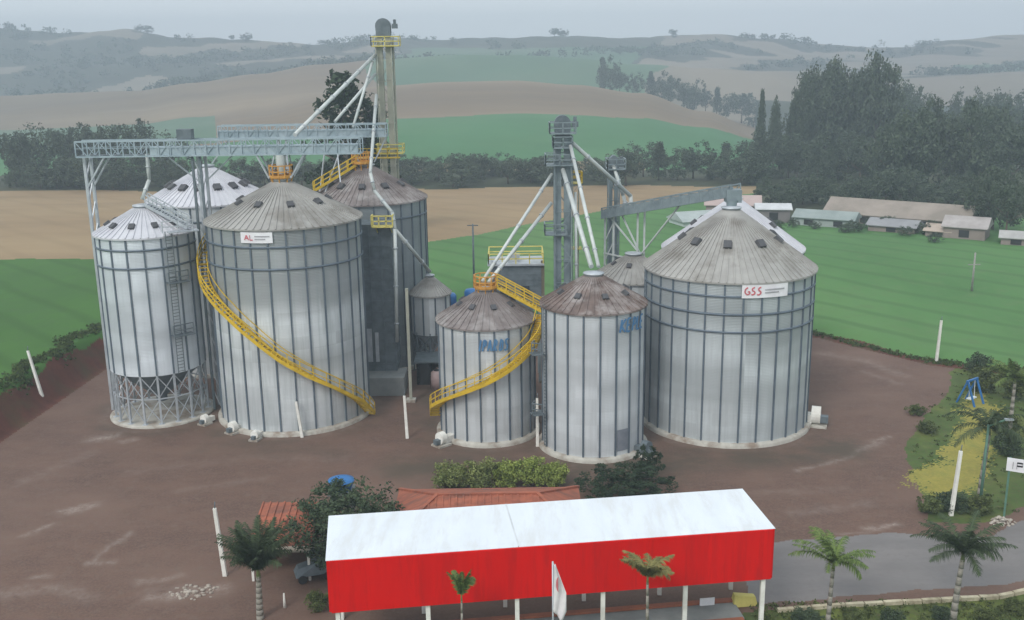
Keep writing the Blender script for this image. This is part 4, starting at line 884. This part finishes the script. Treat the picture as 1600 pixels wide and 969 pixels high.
barn('grey_stable', 'grey roofed stable standing before the long barn', (63.5, 176.5), (70, 172), 5, 1.3, 2.3, pinkwall, surf('grey roof', (.27, .27, .28), (.22, .22, .23), .3, .8), 'stable')
barn('tan_shed', 'low tan shed between the grey stable and white house', (71.3, 170.5), (74.5, 168.3), 4, 1.2, 2.2, pinkwall, surf('tan roof', (.45, .37, .31), (.37, .3, .25), .3, .8), 'shed')

# ------------------------------------------------------------ garden: sign, frame, kerb
t = thing('sign_board', (35.1, 65.0, 0), 'white sign with black lettering on green posts at the right edge', 'sign', None, R(-28))
MB().box((.55, -.06, 4.1), (2.6, .08, .95)).build('panel', M['sign_white'], t)
lt = MB()
for k, g in enumerate([[(0, .9), (-.0, .1)], [(.25, .15), (.25, .85), (.6, .85), (.6, .5), (.25, .5)], [(.9, .15), (.9, .85)], [(1.15, .85), (1.5, .85), (1.5, .15), (1.15, .15)]]):
    for (a, b), (c_, d_) in zip(g, g[1:]): lt.bar((a - .35, -.115, 3.75 + b * .65), (c_ - .35, -.115, 3.75 + d_ * .65), .02, .11)
lt.build('lettering', M['dark'], t)
for x in (-.55, 1.6): MB().box((x, .05, 2.3), (.14, .14, 4.6)).build('post', M['green_paint'], t)
t = thing('green_post', (33.4, 66.4, 0), 'tall green steel lamp post behind the white sign', 'lamp post')
MB().tube((0, 0, 0), (0, 0, 6.6), .11, 10, .08).build('pole', M['green_paint'], t); MB().bar((0, 0, 6.5), (1.3, .2, 6.9), .09).build('arm', M['green_paint'], t); MB().box((1.5, .2, 6.9), (.6, .25, .12)).build('lamp_head', M['galv'], t)
t = thing('playground_swing', (43.0, 89.4, 0), 'blue metal playground frame on the green lawn at right', 'playground frame', None, R(35))
for x in (-.75, .75): MB().bar((x, -.9, 0), (x, 0, 2.3), .14).bar((x, .9, 0), (x, 0, 2.3), .14).build('side_frame', M['blue'], t)
MB().bar((-.9, 0, 2.3), (.9, 0, 2.3), .16).build('top_bar', M['blue'], t); MB().box((0, -.1, .55), (1.1, .4, .1)).bar((-.45, -.1, .55), (-.45, 0, 2.3), .04).bar((.45, -.1, .55), (.45, 0, 2.3), .04).build('swing_seat', M['white_metal'], t)
t = thing('road_kerb', (22, 54, 0), 'pale worn concrete kerb between the asphalt road and front lawn', 'kerb')
kp = [(15.5, 53.4), (19.7, 53.9), (24.4, 54.2), (29.2, 54.6), (33.5, 56.0), (46, 62)]
kb = MB()
for (a, b), (c_, d_) in zip(kp, kp[1:]):
    n = max(1, int(math.hypot(c_ - a, d_ - b) / 1.0))
    for i in range(n):
        f, g = i / n, (i + .94) / n; kb.bar((a + (c_ - a) * f - 22, b + (d_ - b) * f - 54, .06 + random.uniform(-.02, .02)), (a + (c_ - a) * g - 22, b + (d_ - b) * g - 54, .06 + random.uniform(-.02, .02)), .26, .24)
kb.build('kerb_stones', surf('kerb limewash', (.58, .53, .38), (.33, .28, .19), .8, .9, c3=(.14, .12, .07), scale3=.5), t)
def rocks(name, label, x, y, n, rad, hh, mat, cat):
    mb = MB(); r_ = random.Random(x)
    for i in range(n):
        a, q = r_.uniform(0, 6.28), rad * r_.random() ** .5; s_ = r_.uniform(.07, .22) * (1 - .4 * q / rad); bm = bmesh.new(); bmesh.ops.create_icosphere(bm, subdivisions=1, radius=1)
        ex = (r_.uniform(.8, 1.4), r_.uniform(.7, 1.2), r_.uniform(.5, .9)); zz = hh * (1 - q / rad) * r_.random()
        mb.add([(q * math.cos(a) * 1.6 + v.co.x * s_ * ex[0] * r_.uniform(.85, 1.15), q * math.sin(a) + v.co.y * s_ * ex[1], zz + v.co.z * s_ * ex[2]) for v in bm.verts], [tuple(v.index for v in f.verts) for f in bm.faces]); bm.free()
    o = mb.build(name, mat); o.location = (x, y, tz(x, y)); return tag(o, label, cat, None, 'stuff')
rocks('rubble', 'low heap of pale rubble on the dirt at lower left', -20.0, 56.6, 55, 1.0, .12, surf('dusty rubble', (.40, .35, .30), (.27, .23, .195), 1.2, .95), 'rubble')
rocks('stone_pile', 'pile of pale stones at the foot of the white sign', 34.2, 64.6, 60, .6, .5, M['stone'], 'stones')

# ------------------------------------------------------------ vegetation
def leaves(centers, rads, per, size, g, flat=1.0):
    n = len(centers) * per
    C_ = np.repeat(centers, per, 0); Rr = np.repeat(rads, per)[:, None]
    dirs = g.normal(0, 1, (n, 3)); dirs /= np.linalg.norm(dirs, axis=1)[:, None]
    P = C_ + dirs * Rr * (g.random((n, 1)) ** .45) * np.array([1, 1, flat])
    a = g.normal(0, 1, (n, 3)); a /= np.linalg.norm(a, axis=1)[:, None]; b = np.cross(a, g.normal(0, 1, (n, 3))); b /= np.linalg.norm(b, axis=1)[:, None]
    s_ = size * g.uniform(.6, 1.4, (n, 1)); a = a * s_; b = b * s_ * .7
    V_ = np.stack([P - a, P - b * .8, P + a, P + b * .8], 1).reshape(-1, 3)
    tone = np.clip(np.repeat(g.random(len(centers)), per) * .55 + g.random(n) * .5 - .05, 0, 1)
    return V_, np.arange(4 * n).reshape(-1, 4), tone
def crown_pts(kind, n, g):
    d_ = g.normal(0, 1, (n, 3)); d_ /= np.linalg.norm(d_, axis=1)[:, None]; r_ = g.random((n, 1)) ** .4
    p = d_ * r_
    if kind == 'round': p = p * [.42, .42, .36] + [0, 0, .62]
    elif kind == 'tall':
        lobes = np.array([[0, 0, .82], [.12, .05, .62], [-.13, .04, .66], [.03, -.14, .5], [-.06, .1, .42], [.14, -.05, .38]]); k = g.integers(0, len(lobes), n); p = p * [.15, .15, .16] + lobes[k]
    elif kind == 'column': z = g.random((n, 1)) ** .8; p = np.concatenate([p[:, :2] * (.20 * (1.05 - z) ** .6 + .02), .10 + .88 * z], 1)
    elif kind == 'conifer':
        z = g.random((n, 1)); w_ = .26 * (1 - z) ** .7 * (.65 + .35 * np.sin(z * 26)) + .05; p = np.concatenate([p[:, :2] * w_, .12 + .86 * z], 1); p[:, 0] += .05 * np.sin(p[:, 2] * 9)
    elif kind == 'bush': p = p * [.5, .5, .42] + [0, 0, .45]; p[:, 2] = np.maximum(p[:, 2], .06)
    return p
def limb_mesh(kind, g, name):
    mb = MB(); top = dict(round=.45, tall=.78, column=.7, conifer=.85, bush=.3)[kind]; r0 = dict(round=.03, tall=.022, column=.02, conifer=.022, bush=.02)[kind]
    mb.tube((0, 0, -.03), (0, 0, top), r0, 7, r0 * .35)
    for i in range(6):
        a = g.uniform(0, 6.28); z = top * g.uniform(.5, .95); l_ = .3 if kind == 'round' else .14; mb.tube((0, 0, z), (l_ * math.cos(a), l_ * math.sin(a), z + l_ * .6), r0 * .4, 5, r0 * .12)
    return mb.mesh(name, M['bark'])
PROTO = {}
def proto(kind, leaf, var, ncl, per, size, crad):
    key = (kind, leaf, var)
    if key not in PROTO:
        g = np.random.default_rng(hash((kind, leaf, var)) % 1000 if False else sum(map(ord, kind + leaf)) + var * 17)
        c_ = crown_pts(kind, ncl, g); V_, F_q, tn = leaves(c_, crad * g.uniform(.6, 1.3, ncl), per, size, g)
        PROTO[key] = (np_mesh('crown', V_, F_q, LEAF[leaf], tn), limb_mesh(kind, g, 'trunk'))
    return PROTO[key]
def tree(name, x, y, hgt, wid, kind, leaf, var, label, cat='tree', group=None, ncl=90, per=30, size=.022, crad=.085, z=None):
    cm, tm = proto(kind, leaf, var, ncl, per, size, crad)
    t = thing(name, (x, y, (tz(x, y) if z is None else z)), label, cat, group, random.uniform(0, 6.28)); t.scale = (wid, wid, hgt)
    link('crown', cm, t); link('trunk', tm, t); return t
r_ = random.Random(3)
def sx(px): return float(np.interp(px, np.arange(17) * 100, S_))     # direction of a bearing as x over y
def row(name, label, group, pxs, y0, y1, h0, h1, wf, kinds, leaf, ncl=90, per=44, size=.021, cat='tree'):
    for i, px in enumerate(pxs):
        y = r_.uniform(y0, y1) - (max(0, px - 1290) * .055 if name == 'farm_bush' else 0); q = float(nearer(y)) / y; y *= q; x = sx(px + r_.uniform(-8, 8)) * y; hgt = r_.uniform(h0, h1) * q; k = kinds[i % len(kinds)]
        tree(name, x, y, hgt, hgt * wf * r_.uniform(.85, 1.2), k, leaf, i % 3, label, cat, group, ncl, per, size)
# wood belt behind the fields
row('belt_tree', 'dark bushy tree in the wood behind the left stubble field', 'trees behind the left stubble field', [-10, 22, 50, 85, 112, 140, 172, 205, 238], 264, 296, 14, 18.5, .75, ['round', 'tall', 'bush'], 'hazy')
row('belt_tree', 'dark low tree filling the wood edge behind the left stubble field', 'low trees behind the left stubble field', [-8, 16, 40, 58, 75, 92, 110, 130, 150, 172, 200, 225, 250, 275, 300, 330, 365, 400], 257, 268, 6, 10.5, 1.15, ['bush'], 'hazy')
row('hedgerow_tree', 'low tree in the dark hedgerow across the middle below the green hillside', 'trees in the middle hedgerow', list(range(430, 960, 14)), 259, 300, 5.0, 8.0, 1.5, ['bush', 'bush', 'round'], 'hazy')
row('hedgerow_tree', 'taller tree at the right end of the hedgerow behind the slim elevator', 'trees at the right end of the hedgerow', [960, 985, 1010, 1035, 1060, 1085, 1110, 1135, 1160, 1185], 255, 295, 8, 12, 1.15, ['bush', 'round', 'bush', 'column'], 'hazy')
row('eucalyptus_tree', 'tallest hazy tree in the big clump at upper right', 'tall trees in the big clump at upper right', [1258, 1272, 1285, 1298, 1308, 1320, 1330, 1342, 1352, 1364, 1376, 1388, 1270, 1300, 1340, 1365], 292, 318, 29, 34.5, .48, ['tall', 'round', 'bush'], 'hazy', 130, 50, .017)
row('farm_bush', 'low bush among the far farm buildings', 'bushes among the farm buildings', [1195, 1225, 1258, 1290, 1335, 1352, 1380, 1410, 1440, 1462, 1490, 1520], 172, 186, 1.6, 3.2, 1.4, ['bush'], 'hazy', 60, 40, .03)
row('eucalyptus_tree', 'slender hazy tree left of the big clump at upper right', 'slender trees left of the big clump', [1195, 1210, 1228, 1242, 1218], 285, 305, 19, 25, .34, ['column', 'tall', 'bush'], 'hazy')
row('wood_tree', 'mid height tree in the hazy wood below the big clump', 'trees below the big clump', [1180, 1200, 1225, 1250, 1275, 1300, 1325, 1350, 1375, 1395, 1190, 1240, 1290, 1340, 1385], 250, 280, 9, 14, .95, ['bush', 'tall', 'bush', 'round'], 'hazy')
row('wood_tree', 'broad dark tree in the near clump behind the farm at right', 'trees in the near clump behind the farm', [1405, 1430, 1455, 1480, 1505, 1530, 1545, 1418, 1468, 1518], 222, 250, 17.5, 22.5, .66, ['round', 'bush', 'tall'], 'hazy', 130, 50, .017)
row('wood_tree', 'undergrowth tree right behind the farm buildings', 'undergrowth trees behind the farm', list(range(1215, 1560, 26)), 204, 216, 5.0, 9, 1.2, ['bush'], 'hazy')
row('wood_tree', 'tree in the far wood reaching the right edge', 'trees of the far wood at right edge', [1400, 1425, 1450, 1475, 1500, 1525, 1550, 1575, 1600, 1625], 390, 440, 24, 34, .62, ['tall', 'bush', 'round', 'bush'], 'hazy')
row('wood_tree', 'dark tree at the right edge beyond the green field', 'trees at the right edge beyond the field', [1552, 1575, 1598, 1620], 166, 180, 10, 14, .85, ['bush', 'round'], 'hazy')
row('wood_tree', 'dark tree closing the gap between near clump and right edge', 'trees between the near clump and right edge', [1545, 1562, 1580, 1598, 1616, 1570, 1606], 225, 300, 14, 20, .8, ['bush', 'round', 'tall'], 'hazy')
row('wood_tree', 'mid height tree under the far wood at right', 'trees under the far wood at right', [1400, 1430, 1460, 1495, 1530, 1560, 1590], 330, 380, 15, 22, .9, ['bush', 'round'], 'hazy')
row('hill_tree', 'faint tree on the crest behind the tan field', 'trees behind the tan hill field', [955, 975, 1000, 1025, 1048, 1070, 1092, 1115, 1138, 1160, 1180, 940, 1035, 1105], 690, 760, 15, 27, .85, ['bush', 'round', 'bush', 'column'], 'hazy', 60, 26, .035)
row('hill_tree', 'faint lone tree on the far left ridge', 'lone trees on far ridges', [225, 238, 372, 384, 497, 860, 880, 1045, 1054, 1160], 1940, 1990, 9, 17, 1.5, ['bush', 'bush', 'round'], 'hazy', 40, 24, .045)
# far woods that read as one mass
cs = []; rs = []
g = np.random.default_rng(5)
while len(cs) < 900:
    px = g.uniform(0, 1600); y = g.uniform(1120, 1980); x = sx(px) * y; v_ = float(wob(np.array([x]), np.array([y]), 130, 11)[0] + .6 * wob(np.array([x]), np.array([y]), 60, 12)[0])
    if v_ < (-.1 if px < 620 else -.45 if px < 1010 else -.35): q = float(nearer(y)) / y; cs.append((x * q, y * q, tz(x * q, y * q) + g.uniform(1, 5))); rs.append(g.uniform(3.5, 7))
V_, Fq, tn = leaves(np.array(cs), np.array(rs), 30, 1.3, g, .75)
tag(link('far_woods', np_mesh('far_woods', V_, Fq, LEAF['hazy'], tn)), 'hazy woodland patches on the far hills', 'woods', None, 'stuff')
# single dark tree behind the bridges
tree('conifer_tree', -27.6, 170, 27.5, 33, 'conifer', 'dark', 0, 'dark ragged conifer standing alone behind the overhead bridges', 'tree', None, 130, 34, .016, .055)
tree('conifer_tree', -23.4, 176, 22, 24, 'column', 'dark', 1, 'smaller dark tree right beside the ragged conifer', 'tree', None, 90, 30, .02, .06)
# trees and shrubs in the yard
tree('round_tree', -10.9, 60.0, 6.4, 7.6, 'bush', 'bush', 0, 'dense dark round tree at the left end of the red canopy', 'tree', None, 190, 60, .017, .075)
tree('round_tree', 8.3, 69.4, 2.7, 7.2, 'bush', 'dark', 2, 'low dark spreading tree at the foot of the slim silo', 'tree', None, 150, 60, .018, .07)
tree('round_tree', 10.4, 73.2, 3.0, 2.8, 'bush', 'dark', 3, 'small dark bush beside the grey fan of the slim silo', 'bush', None, 60, 40, .03, .08)
for i, (x, y, h_, w_, lf_, lb) in enumerate([(-4.9, 71.7, 2.4, 2.9, 'hedge', 'dull green shrub at the left end of the hedge row'), (-2.6, 71.9, 2.6, 2.9, 'hedge', 'dull green shrub second from left in the hedge row'), (-.3, 71.9, 2.4, 2.8, 'hedge2', 'shrub in the very middle of the hedge row'),
        (1.5, 72.0, 2.5, 2.7, 'hedge2', 'bright shrub fourth from left in the hedge row'), (3.1, 71.8, 2.1, 2.2, 'hedge2', 'smallest bright shrub at the right end of the hedge row')]):
    tree('shrub', x, y, h_, w_, 'bush', lf_, i, lb, 'shrub', 'hedge row before the small silo', 80, 60, .03, .13)
for i, (x, y, h_, w_, lf_, lb) in enumerate([(21.8, 52.0, 1.3, 1.6, 'bush', 'dark round shrub by the kerb between two palms'), (27.7, 52.6, .9, 1.5, 'olive', 'low shrub by the kerb right of the largest palm'), (29.6, 53.3, .9, 1.4, 'olive', 'low light shrub near the lower right corner'),
        (-11.9, 54.2, 1.5, 1.5, 'olive', 'thin shrub at the left end of the red canopy'), (29.8, 66.4, 1.3, 2.0, 'olive', 'shrub left of the yellow lawn by the leaning white post'), (31.6, 66.6, 1.5, 2.4, 'bush', 'dark shrub below the yellow lawn'), (33.2, 65.9, 1.7, 2.0, 'olive', 'pale shrub next to the stones under the sign'),
        (36.8, 86.6, 1.0, 1.8, 'olive', 'small bush on the lawn edge near the blue frame'), (36.0, 82.0, 1.1, 2.0, 'olive', 'small bush on the left edge of the yellow lawn'), (17.0, 52.3, .8, 2.2, 'bush', 'low dark shrub at the foot of the palm right of the canopy'), (19.8, 52.7, .7, 1.6, 'olive', 'low grassy shrub along the kerb'), (25.0, 52.6, .9, 1.4, 'bush', 'dark shrub at the foot of the largest palm'), (-27.9, 49.9, 1.0, 1.6, 'hedge2', 'bright yellow green bush on the bottom edge at lower left'),
        (45.5, 92.5, 3.0, 3.2, 'olive', 'olive tree right behind the blue frame'), (47.8, 90.5, 4.0, 3.6, 'olive', 'taller olive tree right of the blue frame'), (48.0, 98.5, 2.4, 3.0, 'bush', 'dark bush at the far corner of the garden'), (42.3, 81.2, 2.2, 2.6, 'olive', 'olive bush on the right side of the yellow lawn'), (40.4, 76.6, 2.2, 2.4, 'bush', 'dark bush between the yellow lawn and right edge')]):
    tree('shrub', x, y, h_, w_, 'bush', lf_, i % 3 + 5, lb, 'shrub', 'garden shrubs', 60, 50, .035, .13)
# palms
def frond_mesh(g, L, droop, leaf, wl=.5):
    n = 26; pts = [];
    for i in range(n + 1):
        f = i / n; a = 1.05 - droop * f ** 1.2 * 1.9
        pts.append(pts[-1] + np.array([math.cos(a), 0, math.sin(a)]) * L / n if pts else np.zeros(3))
    V_ = []; F_ = []; tn = []
    for i in range(n):
        p, q = pts[i], pts[i + 1]; k = len(V_); w_ = .035 * (1 - i / n) + .012
        V_ += [p + [0, -w_, 0], p + [0, w_, 0], q + [0, w_, 0], q + [0, -w_, 0]]; F_.append((k, k + 1, k + 2, k + 3)); tn.append(.8)
        if i < 2: continue
        l_ = wl * math.sin(math.pi * (.12 + .86 * i / n)) ** .7
        for s_ in (-1, 1):
            for m_ in (0, .5):
                b0 = p + (q - p) * m_; d_ = (q - p) / np.linalg.norm(q - p)
                ll = l_ * g.uniform(.7, 1.15); tip = b0 + d_ * ll * .62 + np.array([0, s_ * ll * .74, -ll * .5 * (1 + g.uniform(-.6, .7))]); mid_ = (b0 + tip) / 2 + np.array([0, 0, l_ * .12]); k = len(V_); e = d_ * .026
                V_ += [b0 - e, b0 + e, mid_ + e, mid_ - e, tip]; F_ += [(k, k + 1, k + 2, k + 3), (k + 3, k + 2, k + 4, k + 4)]; tv = g.uniform(.1, .9); tn += [tv, tv]
    me = bpy.data.meshes.new('frond'); me.from_pydata([tuple(v) for v in V_], [], [f if f[2] != f[3] else f[:3] for f in F_]); me.materials.append(LEAF[leaf])
    a = me.attributes.new('tone', 'FLOAT', 'FACE'); a.data.foreach_set('value', np.array(tn, np.float32)); me.update(); return me
def palm(x, y, hgt, L, nf, leaf, label, lean=(0, 0), seed=0, lo=.55, up=0.0, tr=.13, wl=.32):
    g = np.random.default_rng(seed + 40); z = tz(x, y); t = thing('palm_tree', (x, y, z - .1), label, 'palm tree', 'palms along the front')
    tk = MB(); n = 8; P_ = [Vector((lean[0] * (i / n) ** 1.6, lean[1] * (i / n) ** 1.6, hgt * i / n)) for i in range(n + 1)]
    for i in range(n): tk.tube(P_[i], P_[i + 1], tr * (1.25 - .5 * i / n), 9, tr * (1.25 - .5 * (i + 1) / n))
    tk.build('trunk', M['palm_bark'], t)
    MB().tube(P_[-1] - Vector((0, 0, .1)), P_[-1] + Vector((0, 0, .55)), tr * .8, 9, tr * .35).build('crownshaft', surf('palm shaft', (.16, .19, .07), (.12, .15, .05), 2, .7), t)
    ms = [frond_mesh(g, L * k, d_, leaf, wl * L ** .5) for k, d_ in ((1, lo), (.92, lo + .2), (1.02, lo - .2), (.8, lo + .45), (1.05, lo + .1))]
    for i in range(int(nf * 1.35)):
        o = link('frond', ms[i % 5], t); o.location = P_[-1] + Vector((0, 0, .3)); a = i * 2.4 + g.uniform(-.3, .3)
        o.rotation_euler = (g.uniform(-.25, .25), g.uniform(-.35, .55) * (1 - up) - up * .5, a)
    return t
palm(-15.2, 53.4, 2.9, 3.2, 40, 'palmdark', 'bushy dark palm at lower left behind which a white post stands', (.1, 0), 1, .36, .55, .19, .36)
palm(-2.85, 46.4, 5.5, 1.5, 7, 'palm', 'thin young palm with upright fronds before the red canopy', (.05, 0), 2, .30, .9, .07)
palm(6.9, 47.2, 5.95, 1.9, 14, 'palmdry', 'slender palm with short dry crown before the red canopy', (-.05, 0), 3, .52, .1, .09)
palm(17.7, 51.0, 4.5, 2.6, 16, 'palm', 'palm with bright green crown just right of the red canopy', (.1, 0), 4, .58, .1, .13)
palm(25.4, 52.2, 4.3, 3.1, 20, 'palmdark', 'largest dark crowned palm at lower right by the road', (.2, 0), 5, .62, .05, .17)
palm(33.9, 67.6, 5.6, 3.4, 16, 'palmdark', 'tall dark drooping palm rising over the yellow lawn', (.2, 0), 6, .80, -.1, .17)
palm(42.6, 81.0, 4.9, 2.6, 18, 'palm', 'feathery palm at the right edge behind the white sign', (0, 0), 7, .62, .05, .16)
# verge grass on the left bank and the edges of the yard
cs = []
for i in range(650):
    y = g.uniform(80, 112); x = -48.4 + g.normal(0, .6) + .6 * math.sin(y * .7) + (y - 85) * .03; cs.append((x, y, tz(x, y) + .12))
for i in range(380):
    x = g.uniform(30, 52); f = (x - 35.6) / 8.4; y = (112.5 - f * 11 if x < 44 else 101.5 - (x - 44) * .6) + 1.5 + g.normal(0, .5); cs.append((x, y, tz(x, y) + .06))
V_, Fq, tn = leaves(np.array(cs), g.uniform(.12, .38, len(cs)), 16, .11, g, .8)
tag(link('verge_grass', np_mesh('verge_grass', V_, Fq, LEAF['grass'], tn)), 'rough grass tufts along the yard banks', 'grass', None, 'stuff')
cs = []
for i in range(1500):
    x = g.uniform(14, 34); y = g.uniform(45, 54.3 + max(0, (x - 29) * .3)); cs.append((x, y, tz(x, y) + .03))
for i in range(500):
    x = g.uniform(30, 48); y = g.uniform(66, 102)
    if inside(GARDEN, np.array([x]), np.array([y]))[0] and not inside(YEL, np.array([x]), np.array([y]))[0]: cs.append((x, y, tz(x, y) + .05))
V_, Fq, tn = leaves(np.array(cs), g.uniform(.12, .35, len(cs)), 14, .09, g, .6)
tag(link('lawn_grass', np_mesh('lawn_grass', V_, Fq, LEAF['olive'], tn)), 'uneven grass tufts on the lawns', 'grass', None, 'stuff')

# ------------------------------------------------------------ haze
me = bpy.data.meshes.new('haze'); hb = MB().box((0, 687, 37), (3260, 1996, 130)); me.from_pydata(hb.v, [], hb.f); me.update()
m = bpy.data.materials.new('haze air'); m.use_nodes = True; n = m.node_tree.nodes; n.clear()
pv = n.new('ShaderNodeVolumePrincipled'); pv.inputs['Color'].default_value = (.50, .575, .67, 1); pv.inputs['Density'].default_value = .00082; pv.inputs['Anisotropy'].default_value = 0.0
mo = n.new('ShaderNodeOutputMaterial'); m.node_tree.links.new(pv.outputs[0], mo.inputs['Volume']); me.materials.append(m)
tag(link('haze', me), kind='stuff')
